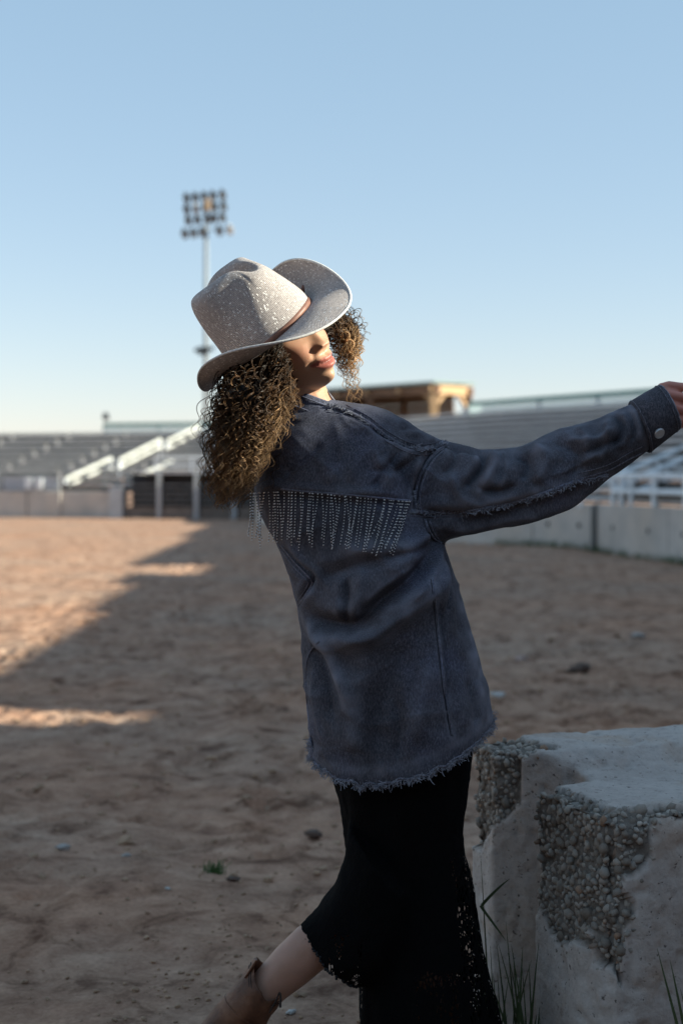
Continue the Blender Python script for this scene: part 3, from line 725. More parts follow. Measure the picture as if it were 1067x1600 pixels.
for i in range(1000):
    py = random.uniform(1290, 1640); px = random.uniform(-40, 700)
    if random.random() > .25 + .75 * math.exp(-((px - 330 - (1500 - py) * .6) / 130) ** 2): continue
    Y = CAMZ * FPX / (py - YH); X = (px - CX) * Y / FPX; r = abs(random.gauss(0, .0032)) + .0022
    mb.add((stone_shape(i % 8, IV1) * r) @ np.array(rand_rot(arr(0, 0, 1))).T + arr(X, Y, gz_at(X, Y) + r * .3), IF1)
for i in range(600):
    Y = random.uniform(4.2, 11); X = random.uniform(-.28, .28) * Y * 1.1; r = abs(random.gauss(0, .009)) + .006
    mb.add((stone_shape(i % 8, IV1) * r) @ np.array(rand_rot(arr(0, 0, 1))).T + arr(X, Y, gz_at(X, Y) + r * .2), IF1)
tag(mb.build('gravel', plain('dirt crumbs', (.34, .225, .15), .95, 0, .45, 9)), 'fine dirt crumbs and gravel scattered on the arena floor', 'gravel', kind='stuff')

def blade(mb, base, tip, w, sag=.25, n=7):
    base = arr(*base); tip = arr(*tip); d = tip - base; side = np.cross(d, arr(0, -1, .2)); side /= np.linalg.norm(side)
    L = []; Rr = []
    for i in range(n + 1):
        t = i / n; p = base + d * t + arr(0, 0, 1) * sag * np.linalg.norm(d) * (4 * t * (1 - t)) * .5; ww = w * (1 - t ** 2.2) + .0003
        L.append(p - side * ww); Rr.append(p + side * ww)
    v = np.array(L + Rr); m1 = n + 1; mb.add(v, [(i, i + 1, m1 + i + 1, m1 + i) for i in range(n)])
Y = CAMZ * FPX / (1366 - YH); tx = (335 - CX) * Y / FPX; tz = gz_at(tx, Y)
mb = MB()
for i in range(75):
    a = random.uniform(0, 6.28); r = random.uniform(0, .024); L = random.uniform(.012, .045)
    b = (tx + r * math.cos(a) * 1.6, Y + r * math.sin(a), tz - .004); blade(mb, b, (b[0] + random.gauss(0, .014), b[1] + random.gauss(0, .012), tz + L), .0010, .2, 3)
tag(mb.build('grass_tuft', plain('fresh grass', (.06, .13, .04), .6, 0, .3, 40)), 'small bright green grass tuft on the bare dirt', 'grass tuft')
def weed(label, stems, Y, col):
    t = None
    for i, (b, tp, w) in enumerate(stems):
        b = P(b[0], b[1], Y + (i % 3) * .012); tp = P(tp[0], tp[1], Y + (i % 3) * .012 - .02)
        mb = MB(); blade(mb, b, tp, w, random.uniform(-.05, .18), 9)
        if t is None: t = thing('tall_grass', label, 'grass', (b.x, b.y, 0))
        part(mb, 'grass_blade', col, t)
M_DRY = plain('dull green blade', (.07, .095, .04), .7, 0, .35, 25)
weed('tall thin grass stems between the black skirt and the concrete block', [((768, 1700), (733, 1345), .0022), ((770, 1700), (751, 1342), .0019), ((752, 1415), (796, 1373), .003), ((750, 1415), (790, 1470), .0026), ((762, 1690), (742, 1428), .0024),
      ((800, 1690), (775, 1470), .002), ((815, 1700), (790, 1440), .002), ((780, 1695), (770, 1520), .0024), ((800, 1700), (812, 1520), .002), ((790, 1690), (830, 1500), .0018)], 3.02, M_DRY)
_rs = random.Random(5); _st = []
for _k in range(46):
    _x = _rs.uniform(738, 838); _b = (_x, 1700); _st.append((_b, (_x + _rs.gauss(-6, 26), _rs.uniform(1470, 1640)), _rs.uniform(.0012, .0026)))
weed('low dark grass clump at the foot of the concrete block, right of the skirt hem', _st, 2.99, M_DRY)
weed('few green grass blades in front of the concrete block at the right edge', [((1090, 1720), (1026, 1482), .0034), ((1085, 1700), (1046, 1500), .0032), ((1100, 1710), (1062, 1545), .0028)], 2.62, M_DRY)

# ================================================================== the person
YP = 2.92
def A3(px, py, Y=YP): return np.array(P(px, py, Y))
def nrm(v): v = np.array(v, float); return v / np.linalg.norm(v)
person = thing('person', 'person in grey cowboy hat, denim jacket and black skirt leaning back, one arm stretched out', 'person', (.16, YP, 0))
PSC = YP / FPX
# ---- head frame
HU = nrm((-.397, -.29, .87)); HL = np.array((.585, .65, .485)); HL = nrm(HL - HU * HL.dot(HU)); HF = np.cross(HL, HU)
HC = A3(438.5, 528, 2.864); HS = 1.06
def gz1(d, s): return np.exp(-(d / s) ** 2)
def head_shape():
    n1, n2 = 180, 140
    th = np.linspace(0, 2 * math.pi, n1, endpoint=False); ph = np.linspace(.012, math.pi - .012, n2)
    T, Ph = np.meshgrid(th, ph); x = np.sin(Ph) * np.sin(T); y = np.sin(Ph) * np.cos(T); z = np.cos(Ph)      # x left, y front, z up
    x, y, z = x.ravel(), y.ravel(), z.ravel()
    X = x * .073; Y_ = np.where(y > 0, y * .086, y * .100); Z = z * np.where(z > 0, .112, .118)
    jaw = np.clip(-Z / .118, 0, 1); X = X * (1 - .30 * jaw ** 1.4); Y_ = np.where(y > 0, Y_ + .014 * jaw ** 1.2 * y, Y_ * (1 - .35 * jaw ** 1.3))
    fr = np.clip(y * 1.6, 0, 1)
    zn = np.clip(Z / .118, -1, 1); sp_ = np.sin(Ph.ravel()); rat = np.sqrt(np.maximum(1 - zn ** 6, 1e-9)) / np.maximum(np.sqrt(1 - zn ** 2), 1e-3)
    Y_ = np.where((y > 0) & (Z < 0), Y_ * (1 + (np.minimum(rat, 1.7) - 1) * np.clip(y / (sp_ + 1e-6), 0, 1)), Y_)
    yo = np.zeros_like(X)
    bridge = np.clip((.012 - Z) / .046, 0, 1) * (Z > -.036); tip = gz1(Z + .030, .0085)
    yo += .020 * np.where(Z > -.030, np.clip((.018 - Z) / .048, 0, 1) ** 1.3, gz1(Z + .030, .0075)) * gz1(X, .0085 + .004 * np.clip(-Z / .03, 0, 1))
    yo += .010 * gz1(np.abs(X) - .0125, .0065) * gz1(Z + .030, .0075)
    zm = -.0625 + 5.5 * X ** 2
    wm = np.clip(1 - (X / .029) ** 2, 0, 1)
    yo += .0085 * gz1(Z - zm - .0065, .0058) * wm ** .6 * (1 - .12 * gz1(X, .004)) + .0105 * gz1(Z - zm + .0085, .0072) * wm ** .7
    yo += -.0070 * gz1(Z - zm, .0018) * np.clip(1 - (X / .031) ** 2, 0, 1) ** .4
    yo += -.004 * gz1(np.abs(X) - .031, .004) * gz1(Z - zm, .006)
    yo += -.0025 * gz1(Z + .081, .006) * gz1(X, .022) + .009 * gz1(Z + .101, .014) * gz1(X, .020)
    yo += .006 * gz1(np.abs(X) - .043, .020) * gz1(Z + .030, .022) - .0035 * gz1(np.abs(X) - (.020 + .35 * (-.035 - Z)), .0045) * (Z < -.030) * (Z > -.062)
    yo += -.010 * gz1(np.abs(X) - .031, .015) * gz1(Z - .004, .012) + .005 * gz1(Z - .024, .010) * gz1(np.abs(X) - .026, .022)
    eye = .0055 * gz1(np.abs(X) - .031, .011) * gz1(Z - .002, .0075); yo += eye
    yo += -.003 * gz1(X, .004) * gz1(Z + .049, .006)
    Y_ = Y_ + yo * fr
    f = []
    for i in range(n2 - 1):
        for j in range(n1): f.append((i * n1 + j, (i + 1) * n1 + j, (i + 1) * n1 + (j + 1) % n1, i * n1 + (j + 1) % n1))
    f.append(tuple(range(n1))); f.append(tuple(range((n2 - 1) * n1 + n1 - 1, (n2 - 1) * n1 - 1, -1)))
    V = HC + HS * (X[:, None] * HL + Y_[:, None] * HF + Z[:, None] * HU)
    return V, [t[::-1] for t in f]
body = MB(); hv, hf = head_shape(); body.add(hv, hf)
for sx in (-1, 1):                                         # ears
    c = HC + HL * sx * .074 - HF * .008 - HU * .012
    body.tube([c + HU * .028, c + HU * .01 + HL * sx * .010 - HF * .006, c - HU * .012 + HL * sx * .006, c - HU * .030], [.008, .014, .011, .006], 8)
neck_b = A3(487, 655, 2.925)
body.tube([HC - HU * .06 - HF * .012, HC - HU * .10 - HF * .012, (HC - HU * .115 - HF * .012 + neck_b) / 2, neck_b, neck_b + (.01, 0, -.05)], [.052, .053, .053, .060, .075], 16)
# trunk, arms and legs (mostly under the clothes)
body.tube([A3(500, 672), A3(528, 740), A3(558, 850), A3(585, 960), A3(610, 1060), A3(628, 1140), A3(640, 1210)], [.085, .115, .118, .105, .115, .125, .09], 16)
body.tube([A3(520, 690), A3(628, 712, 2.90), A3(760, 765, 2.88), A3(870, 735, 2.87), A3(960, 690, 2.865), A3(1022, 652, 2.86)], [.06, .045, .036, .034, .031, .025], 12)
K = [A3(1041, 603.5, 2.872), A3(1043, 618, 2.856), A3(1047, 637, 2.853), A3(1054, 655, 2.860)]
palm0 = A3(1022, 652, 2.86)
body.tube([palm0, A3(1034, 640, 2.872), (K[1] + K[2]) / 2 + (.004, .014, 0)], [.024, .030, .026], 10)
for k, kk in enumerate(K):
    Lp = (.040, .044, .042, .034)[k]
    kn = kk + (.004, 0, 0); md = kn + nrm((1, .06, -.05 - .07 * k)) * Lp; m2 = md + nrm((.45, .55, -.65)) * Lp * .6; tp = m2 + nrm((-.45, .75, -.5)) * Lp * .5
    body.tube([palm0 + (kk - palm0) * .35, kk + (-.006, .004, 0), kn, (kn + md) / 2, md, (md + m2) / 2, m2, (m2 + tp) / 2, tp], [.012, .0118, .0112, .0094, .0096, .0080, .0082, .0074, .0060], 10)
for a_, b_ in zip(K[:-1], K[1:]):
    m_ = (a_ + b_) / 2 + (0, .0045, 0); body.tube([palm0 + (m_ - palm0) * .4, m_, m_ + (.016, .002, -.003), m_ + (.030, .006, -.006)], [.013, .0112, .0095, .005], 10)
th = A3(1040, 655, 2.885); body.tube([palm0, th, th + (.022, .004, -.010), th + (.046, .006, -.004), th + (.064, .010, .008)], [.014, .014, .0115, .0105, .007], 10)
# far arm bent in front of the chest
hw = A3(585, 985, 3.165)
body.tube([A3(505, 700, 2.95), A3(478, 745, 3.05), A3(520, 870, 3.13), A3(585, 985, 3.165)], [.06, .05, .042, .026], 12)
body.tube([hw, hw + (.035, .01, -.03), hw + (.06, .015, -.05)], [.024, .030, .026], 10)
for k in range(4):
    b = hw + (.065 + .006 * k, .015, -.030 - .016 * k); body.tube([hw + (.02, .01, -.02), b, b + (.032, .0, -.024), b + (.048, -.012, -.045), b + (.05, -.022, -.056)], [.012, .0095, .0085, .0075, .006], 8)
body.tube([hw, hw + (.045, -.01, -.005), hw + (.085, -.02, -.01)], [.014, .012, .008], 8)
# legs
body.tube([A3(622, 1170, 2.93), A3(606, 1300, 2.92), A3(558, 1425, 2.87), A3(521, 1456, 2.855), A3(487, 1480, 2.85), A3(455, 1509, 2.85), A3(425, 1537, 2.85), A3(388, 1577, 2.85), A3(356, 1614, 2.85)],
          [.085, .054, .048, .049, .0475, .0455, .0395, .034, .034], 40)
body.tube([A3(356, 1614, 2.85), A3(325, 1650, 2.845), A3(285, 1674, 2.84)], [.034, .032, .022], 12)
body.tube([A3(650, 1170, 2.96), A3(662, 1290, 2.97), A3(672, 1410, 2.97), A3(676, 1500, 2.985), A3(680, 1625, 2.99)], [.085, .070, .056, .052, .035], 16)
body.tube([A3(680, 1625, 2.99), A3(700, 1665, 2.99), A3(740, 1680, 2.99)], [.035, .033, .024], 12)
bm_ = baked(body, 'body', [('REMESH', dict(mode='VOXEL', voxel_size=.0026)), ('SMOOTH', dict(factor=.5, iterations=2))])
v = getv(bm_); r = v - HC; hx, hy, hz = r @ HL / HS, r @ HF / HS, r @ HU / HS
tone = np.tile(arr(.50, .285, .185), (len(v), 1)); tone *= (1 + .06 * noise(v * 30, 91))[:, None]
inhead = (np.linalg.norm(r, axis=1) < .15) & (hy > .03)
zm = -.0625 + 5.5 * hx ** 2; half_u = .0115 * np.clip(1 - (hx / .029) ** 2, 0, 1) ** .55 * (1 - .18 * gz1(hx, .004)); half_l = .0165 * np.clip(1 - (hx / .0285) ** 2, 0, 1) ** .6
dz = hz - zm; lip = np.clip(np.where(dz > 0, 1 - dz / (half_u + 1e-5), 1 + dz / (half_l + 1e-5)) * 4, 0, 1) * inhead
mouth = gz1(dz, .0020) * np.clip(1 - (hx / .030) ** 2, 0, 1) * inhead
blush = gz1(np.abs(hx) - .045, .022) * gz1(hz + .03, .022) * inhead
tone = tone * (1 - blush[:, None] * arr(.0, .16, .14))
tone = tone * (1 - lip[:, None]) + arr(.42, .135, .105) * lip[:, None]; tone = tone * (1 - .6 * mouth[:, None])
brow = gz1(hz - (.021 - 4 * (np.abs(hx) - .03) ** 2), .0035) * gz1(np.abs(hx) - .031, .016) * inhead; tone = tone * (1 - .8 * brow[:, None])
hand = np.clip((v[:, 0] - .60) / .03, 0, 1) * (v[:, 2] > 1.2); red = hand * (.5 + .5 * noise(v * 45, 95)) * .6
tone = tone * (1 - hand[:, None] * arr(-.16, .08, -.06)) * (1 - red[:, None] * arr(0, .32, .26))
leg = (v[:, 2] < .45); tone[leg] *= arr(.80, .80, .90)
scalp = (hy < .035 - .4 * np.maximum(hz, 0)) & (np.linalg.norm(r, axis=1) < .135) & (hz > -.06); tone[scalp] = arr(.05, .03, .02)
vcol(bm_, 'skin', tone)
bo = link('body', bm_, M_SKIN, None, True); keep(bo, person)

# ---- jacket: closed volumes -> voxel skin -> sculpted folds
jk = MB()
def ring(l, r, y, depth, Yc=YP, n=56, e=2.4, tilt=0.0):
    a = np.arange(n) * 2 * math.pi / n; ca, sa = np.cos(a), np.sin(a)
    u = np.sign(ca) * np.abs(ca) ** (2 / e); w = np.sign(sa) * np.abs(sa) ** (2 / e)
    cx, hw_ = (l + r) / 2, (r - l) / 2
    px = cx + u * hw_; py = y + tilt * u
    return np.column_stack([(px - CX) * Yc / FPX, Yc + w * depth, CAMZ - (py - YH) * Yc / FPX])
T = [(628, 478, 545, .058, 6), (640, 455, 606, .080, 5), (655, 436, 634, .098, 8), (680, 421, 655, .120, 12), (715, 408, 676, .142, 10), (765, 399, 680, .158, 4), (800, 408, 678, .162, 2), (845, 433, 692, .164, 0),
     (905, 455, 712, .166, 0), (950, 466, 725, .166, 0), (1000, 472, 737, .166, 0), (1060, 476, 751, .168, -2), (1110, 480, 762, .170, -6), (1150, 485, 766, .171, -12)]
rings = [ring(l, r, y, d, tilt=t) for y, l, r, d, t in T]
HEMX = [485, 492, 520, 560, 600, 650, 700, 735, 767, 775]; HEMY = [1163, 1186, 1199, 1203, 1205, 1190, 1170, 1148, 1122, 1120]
def hem_py(px): return np.interp(px, HEMX, HEMY)
hem = ring(486, 768, 1185, .172); rings.append(hem)
for k_, rg in enumerate(rings):                         # the lower rings lean gradually into the slanting hem
    ppx = topix(np.column_stack([rg[:, 0], np.full(len(rg), YP), rg[:, 2]])); y_ = ppx[:, 1]; f_ = np.clip((y_ - 980) / (1185 - 980), 0, 1)
    y2 = y_ + f_ * (hem_py(ppx[:, 0]) - 1185); rg[:, 2] = CAMZ - (y2 - YH) * YP / FPX
jk.loft(rings)
sl_ = [(590, 642, 590, 800, .11), (640, 660, 640, 828, .110), (690, 690, 690, 846, .100), (750, 704, 757, 829, .084), (815, 699, 822, 817, .076), (870, 672, 884, 796, .070), (930, 655, 948, 752, .060), (985, 632, 1008, 708, .052), (1030, 604, 1060, 669, .045)]
sr = []
for i, (ax, ay, bx_, by_, dep) in enumerate(sl_):
    Yc = 2.92 - .008 * i; a_ = A3(ax, ay, Yc); b_ = A3(bx_, by_, Yc); c = (a_ + b_) / 2; h = (a_ - b_) / 2; an = np.arange(40) * 2 * math.pi / 40
    sr.append(c + np.cos(an)[:, None] * h + np.sin(an)[:, None] * arr(0, -dep, 0))
jk.loft(sr)
jk.tube([A3(500, 690, 2.95), A3(470, 735, 3.03), A3(515, 865, 3.115), A3(565, 955, 3.15)], [.09, .085, .072, .05], 20)
jm = baked(jk, 'jacket_shell', [('REMESH', dict(mode='VOXEL', voxel_size=.0075)), ('SMOOTH', dict(factor=.5, iterations=6)), ('SUBSURF', dict(levels=1, render_levels=1))])
v = getv(jm)
def seg_dist(pp, pts):
    """signed distance, parameter 0..1 and inside flag of image-plane points to a stroke"""
    pts = np.asarray(pts, float); L = np.concatenate([[0], np.cumsum(np.linalg.norm(np.diff(pts, axis=0), axis=1))]); best = np.full(len(pp), 1e9); sg = np.zeros(len(pp)); tt = np.zeros(len(pp))
    for i in range(len(pts) - 1):
        a, b = pts[i], pts[i + 1]; d = b - a; l2 = d @ d; t = np.clip(((pp - a) @ d) / l2, 0, 1); q_ = a + t[:, None] * d; w = pp - q_; ds = np.linalg.norm(w, axis=1)
        m_ = ds < best; best[m_] = ds[m_]; sg[m_] = np.sign(d[0] * w[m_, 1] - d[1] * w[m_, 0]); tt[m_] = (L[i] + t[m_] * math.sqrt(l2)) / L[-1]
    return best, sg, tt
def smooth_poly(pts, n=8):
    pts = np.asarray(pts, float); out = []
    for i in range(len(pts) - 1):
        p0, p1, p2, p3 = pts[max(i - 1, 0)], pts[i], pts[i + 1], pts[min(i + 2, len(pts) - 1)]
        for t in np.linspace(0, 1, n, endpoint=False): out.append(.5 * (2 * p1 + (p2 - p0) * t + (2 * p0 - 5 * p1 + 4 * p2 - p3) * t * t + (3 * p1 - p0 - 3 * p2 + p3) * t ** 3))
    return np.array(out + [pts[-1]])
FOLDS = [  # points (photo px), width, amplitude mm, kind: r ridge, v valley, s step (bulge on the right of the stroke, dip on its left)
    ([(690, 838), (650, 895), (600, 938), (560, 972), (520, 975), (474, 962)], 22, 13, 'v'),
    ([(694, 895), (664, 938), (610, 975), (560, 998), (500, 985)], 26, 9, 'r'),
    ([(545, 895), (547, 935), (543, 975)], 9, 5, 'v'), ([(562, 880), (566, 930), (556, 970)], 12, 5, 'r'),
    ([(470, 960), (500, 1010), (528, 1060), (548, 1110)], 13, 8, 's'),
    ([(480, 1000), (510, 1060), (530, 1130)], 16, 5, 'v'),
    ([(437, 850), (462, 885), (489, 906), (466, 950)], 10, 6, 'v'),
    ([(520, 850), (590, 862), (660, 858)], 24, 7, 'r'), ([(500, 905), (560, 880), (600, 870)], 20, 5, 'v'),
    ([(700, 870), (712, 940), (722, 1000)], 16, 7, 'v'), ([(724, 930), (736, 1000), (745, 1070)], 12, 5, 'r'),
    ([(640, 1000), (600, 1090), (590, 1180)], 40, 6, 'v'), ([(690, 980), (660, 1080), (650, 1170)], 30, 5, 'r'), ([(560, 1040), (555, 1180)], 36, 5, 'r'),
    ([(505, 690), (470, 720), (440, 745)], 18, 5, 'v'), ([(520, 650), (535, 720), (500, 760)], 20, 4, 'r'), ([(600, 715), (632, 745), (640, 778)], 14, 6, 'v'), ([(575, 700), (600, 750), (610, 775)], 18, 5, 'r'),
    ([(660, 712), (618, 735), (575, 738)], 10, 4, 'v'),
    ([(690, 700), (745, 712), (775, 706)], 10, 6, 'v'), ([(745, 704), (752, 725), (733, 752), (722, 764)], 9, 9, 'v'), ([(764, 704), (772, 728), (752, 758), (738, 772)], 11, 8, 'r'),
    ([(716, 702), (706, 728), (690, 740)], 10, 5, 'v'), ([(700, 740), (718, 778), (760, 782)], 16, 6, 'r'),
    ([(800, 706), (822, 722), (815, 752)], 14, 7, 'v'), ([(832, 694), (852, 720), (835, 755)], 16, 7, 'r'), ([(860, 690), (905, 716), (880, 750)], 16, 4, 'v'),
    ([(965, 648), (972, 672), (958, 700)], 10, 6, 'v'), ([(950, 655), (950, 690), (930, 725)], 12, 5, 'r'), ([(982, 640), (990, 668), (988, 694)], 8, 5, 'v'), ([(900, 665), (920, 690), (905, 730)], 14, 5, 'r'),
    ([(640, 800), (720, 806), (800, 792), (880, 770), (945, 745)], 13, 8, 'v'), ([(690, 832), (760, 812), (850, 798)], 12, 4, 'r'),
    ([(566, 634), (610, 648), (655, 680), (690, 690)], 16, 5, 'r'), ([(620, 670), (660, 668), (690, 688)], 10, 5, 'v'),
    ([(692, 690), (664, 722), (648, 765), (651, 798)], 8, 6, 'v'), ([(668, 828), (676, 843), (690, 850)], 7, 5, 'v'),
    ([(520, 642), (560, 654), (600, 682), (640, 702), (692, 694)], 6, 4, 'v'), ([(676, 905), (686, 1000), (697, 1090), (706, 1150)], 5, 3, 'v'), ([(478, 1050), (481, 1100), (488, 1165)], 6, 3, 'v'),
    ([(684, 846), (640, 862), (590, 868)], 12, 6, 'v'), ([(690, 852), (668, 900), (640, 940)], 10, 6, 'r'), ([(696, 856), (696, 905), (690, 960)], 9, 6, 'v'), ([(650, 880), (600, 915), (570, 950)], 10, 5, 'r'),
    ([(780, 705), (790, 735), (778, 770)], 9, 6, 'r'), ([(735, 760), (775, 765), (810, 758)], 9, 5, 'v'), ([(880, 690), (930, 690), (965, 668)], 9, 5, 'r'), ([(850, 745), (900, 728), (945, 700)], 9, 4, 'r'), ([(905, 712), (950, 695), (975, 680)], 8, 4, 'v'),
    ([(600, 690), (560, 720), (540, 760)], 10, 4, 'r'), ([(625, 705), (600, 735), (585, 770)], 9, 4, 'v'), ([(490, 1040), (500, 1100), (510, 1160)], 9, 5, 'r'), ([(620, 1090), (625, 1140), (622, 1190)], 14, 4, 'v'), ([(730, 1060), (738, 1100), (742, 1135)], 10, 4, 'v'),
    ([(395, 768), (450, 771), (520, 776), (580, 780), (640, 784)], 10, 6, 's'),
]
def sculpt(v, me):
    setv(me, v); n = getn(me); pp = topix(v); face = np.clip(-n[:, 1] * 1.7 - .10, 0, 1); d = np.zeros(len(v))
    wig = np.column_stack([noise(v * 14, 101), noise(v * 14, 102)]) * 4
    for pts, w, amp, kind in FOLDS:
        w = w * .8; ds, sg, t = seg_dist(pp + wig, smooth_poly(pts, 5)); x = ds / w; tp = np.clip(np.minimum(t, 1 - t) / .18, 0, 1); tp = .15 + .85 * tp * tp * (3 - 2 * tp)
        if kind == 'r': pf = np.exp(-np.sqrt(x * x + .05) * 1.7) * 1.35
        elif kind == 'v': pf = -np.exp(-np.sqrt(x * x + .04) * 1.8) * 1.3 + .5 * np.exp(-(x - 1.5) ** 2)
        else: pf = -sg * x * np.exp(-x * x * .7) * 1.2
        d += 2.1 * amp * .001 * pf * tp * face
    st = np.column_stack([v[:, 0] * 1.0 + v[:, 2] * .35, v[:, 1], v[:, 2] * .45 - v[:, 0] * .2])
    d += .0035 * noise(st * 13, 111) + .0014 * noise(v * 34, 112)
    for fq, am_, sd in ((9, .0075, 115), (17, .0042, 117)):           # soft ridged creases running across the body and along the sleeve
        k_ = 1 - np.abs(noise(np.column_stack([v[:, 0] * .55 + v[:, 2] * .5, v[:, 1] * .8, v[:, 2] * 1.0 - v[:, 0] * .35]) * fq, sd)) * 2.2; d += am_ * np.clip(1.25 - (pp[:, 0] - 640) / 90, .35, 1) * np.clip(k_, 0, 1) ** 2 * (.35 + .65 * np.clip(noise(v * 5, sd + 1) + .3, 0, 1))
    global SCULPT_D; SCULPT_D = d
    return v + n * d[:, None]
v = sculpt(v, jm); setv(jm, v); n = getn(jm)
hem_u = np.clip((topix(v)[:, 0] - 629) / 139, -1, 1)
# open the underside: drop downward faces at the hem
ridge_attr = jm.attributes.new('ridge', 'FLOAT', 'POINT'); ridge_attr.data.foreach_set('value', SCULPT_D)
bmj = bmesh.new(); bmj.from_mesh(jm)
kill = [f for f in bmj.faces if f.normal.z < -.40 and f.calc_center_median().z < CAMZ - (hem_py(CX + FPX * f.calc_center_median().x / YP) - 26 - YH) * YP / FPX and f.calc_center_median().x < .40]
bmesh.ops.delete(bmj, geom=kill, context='FACES'); bmj.to_mesh(jm); bmj.free()
v = getv(jm); pp = topix(v); n = getn(jm)
wear_and_light = np.zeros(len(v)); sd_ = np.empty(len(v)); jm.attributes['ridge'].data.foreach_get('value', sd_); wear_and_light += .42 * np.clip((sd_ - .006) / .014, 0, 1) ** 1.3 * (-n[:, 1] > .1)  # fold ridges lightened: denim fading plus light painted on the folds
WEAR_AND_LIGHT = [([(520, 642), (560, 654), (600, 682), (640, 702), (692, 694)], 9, .5), ([(692, 690), (664, 722), (648, 765), (651, 798)], 10, .4), ([(640, 800), (720, 800), (800, 786), (880, 760), (948, 741)], 8, .6),
        ([(676, 905), (686, 1000), (697, 1090), (706, 1150)], 6, .5), ([(985, 632), (1012, 702)], 6, .5), ([(485, 1165), (495, 1192), (560, 1203), (600, 1204), (650, 1190), (700, 1170), (767, 1122)], 8, .4),
        ([(470, 960), (500, 1010), (528, 1060), (548, 1110)], 9, .35), ([(712, 850), (735, 985), (765, 1120)], 12, .45), ([(566, 640), (640, 664), (700, 694)], 12, .25), ([(550, 880), (570, 860), (600, 850)], 25, .35), ([(750, 712), (830, 702), (880, 674), (985, 640)], 18, .35)]  # last stroke is the sleeve-top highlight, put into the denim colour
for pts, w, a in WEAR_AND_LIGHT:
    ds, _, _ = seg_dist(pp, smooth_poly(pts, 5)); wear_and_light += a * np.exp(-(ds / w) ** 2)
wear_and_light += .18 * np.clip(noise(v * 9, 121), 0, 1) + .42 * np.clip((pp[:, 0] - 690 - .12 * (pp[:, 1] - 900)) / 45, 0, 1) * (pp[:, 1] > 850) + .14 * np.clip((pp[:, 0] - 660) / 40, 0, 1) * (pp[:, 1] < 850)  # also sets the right panel and the sleeve lighter
w4 = np.clip(wear_and_light, 0, 1) * (.75 + .5 * noise(v * 55, 122)); vcol(jm, 'wear_and_light', np.column_stack([w4, w4, w4]))
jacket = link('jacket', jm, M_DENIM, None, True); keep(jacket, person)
jacket['label'] = 'washed charcoal denim jacket with frayed seams and hem'
def jsub(mb, name, m_, smooth=True, kind=None): return keep(mb.build(name, m_, None, smooth, kind), jacket)
bvh = BVHTree.FromPolygons(getv(jm).tolist(), [tuple(p.vertices) for p in jm.polygons])
CAMP = Vector((0, 0, CAMZ))
def hit(px, py):
    d = (P(px, py, 1.0) - CAMP).normalized(); h = bvh.ray_cast(CAMP, d)
    return (np.array(h[0]), np.array(h[1])) if h[0] is not None else None
def on_jacket(pts, n=8):
    out = []
    for p in smooth_poly(pts, n):
        h = hit(*p)
        if h: out.append(h)
    return out
def seam(pts, w=.0028, off=0.0, name='seam', m_=None):
    hs = on_jacket(pts, 10); c = np.array([h[0] + h[1] * .0004 for h in hs]); nn = np.array([h[1] for h in hs])
    for _ in range(2): c[1:-1] = (c[:-2] + 2 * c[1:-1] + c[2:]) / 4
    if off:
        t = np.gradient(c, axis=0); t /= np.linalg.norm(t, axis=1)[:, None] + 1e-9; c = c + np.cross(nn, t) * off
    jsub(MB().tube(c, w, 7), name, m_ or M_SEAM); return c, nn
def threads(mb, c, nn, count, L, spread, down=0.0, r=.0006, sx=1.0):
    for _ in range(count):
        i = int(rng.integers(0, len(c))); p = c[i] + nn[i] * .003 + rng.normal(0, .0022, 3); d = nn[i] * .55 + rng.normal(0, spread, 3) + arr(0, 0, -down); d /= np.linalg.norm(d); l = L * rng.uniform(.35, 1.25)
        bend = rng.normal(0, .55, 3); mb.tube([p, p + d * l * .5, p + d * l * .75 + bend * l * .25, p + d * l * .8 + bend * l * .5], r * rng.uniform(.7, 1.3), 3, False)
YOKE = [(512, 637), (540, 642), (575, 660), (606, 684), (640, 701), (668, 703), (694, 695)]
ARMH = [(694, 697), (672, 716), (656, 745), (649, 775), (650, 797)]
ARMU = [(664, 812), (670, 829), (680, 843), (690, 849)]
SLV = [(641, 799), (700, 801), (750, 795), (800, 785), (850, 770), (900, 752), (946, 741)]
mbf = MB()
for pl_, cnt, L in ((YOKE, 520, .008), (SLV, 620, .009)):
    c, nn = seam(pl_, .0042); threads(mbf, c, nn, cnt, L, .9); seam([(x, y + 7) for x, y in pl_], .0012); 
seam([(x + 1, y - 9) for x, y in YOKE[1:]], .0012)
for pl_ in (ARMH, ARMU):
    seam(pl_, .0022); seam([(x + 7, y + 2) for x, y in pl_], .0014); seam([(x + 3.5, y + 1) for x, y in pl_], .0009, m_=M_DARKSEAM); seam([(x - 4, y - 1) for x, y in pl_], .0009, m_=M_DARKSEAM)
seam([(905, 748), (950, 735), (985, 716), (1008, 705)], .002); seam([(902, 740), (948, 727), (982, 708), (1003, 698)], .0012)
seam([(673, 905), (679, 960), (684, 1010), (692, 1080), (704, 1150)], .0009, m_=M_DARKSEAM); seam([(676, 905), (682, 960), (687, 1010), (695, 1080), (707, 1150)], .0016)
seam([(440, 852), (462, 880), (484, 903), (487, 915), (468, 945)], .002); seam([(434, 850), (458, 884), (478, 905), (480, 916), (464, 940)], .0012)
seam([(499, 1002), (484, 1020), (478, 1050), (480, 1100), (487, 1160)], .0016)
seam([(440, 764), (480, 768), (540, 773), (600, 778), (642, 783)], .0025)
c, nn = zip(*on_jacket([(650, 770), (652, 795), (640, 800)], 6)); threads(mbf, np.array(c), np.array(nn), 60, .008, .8)
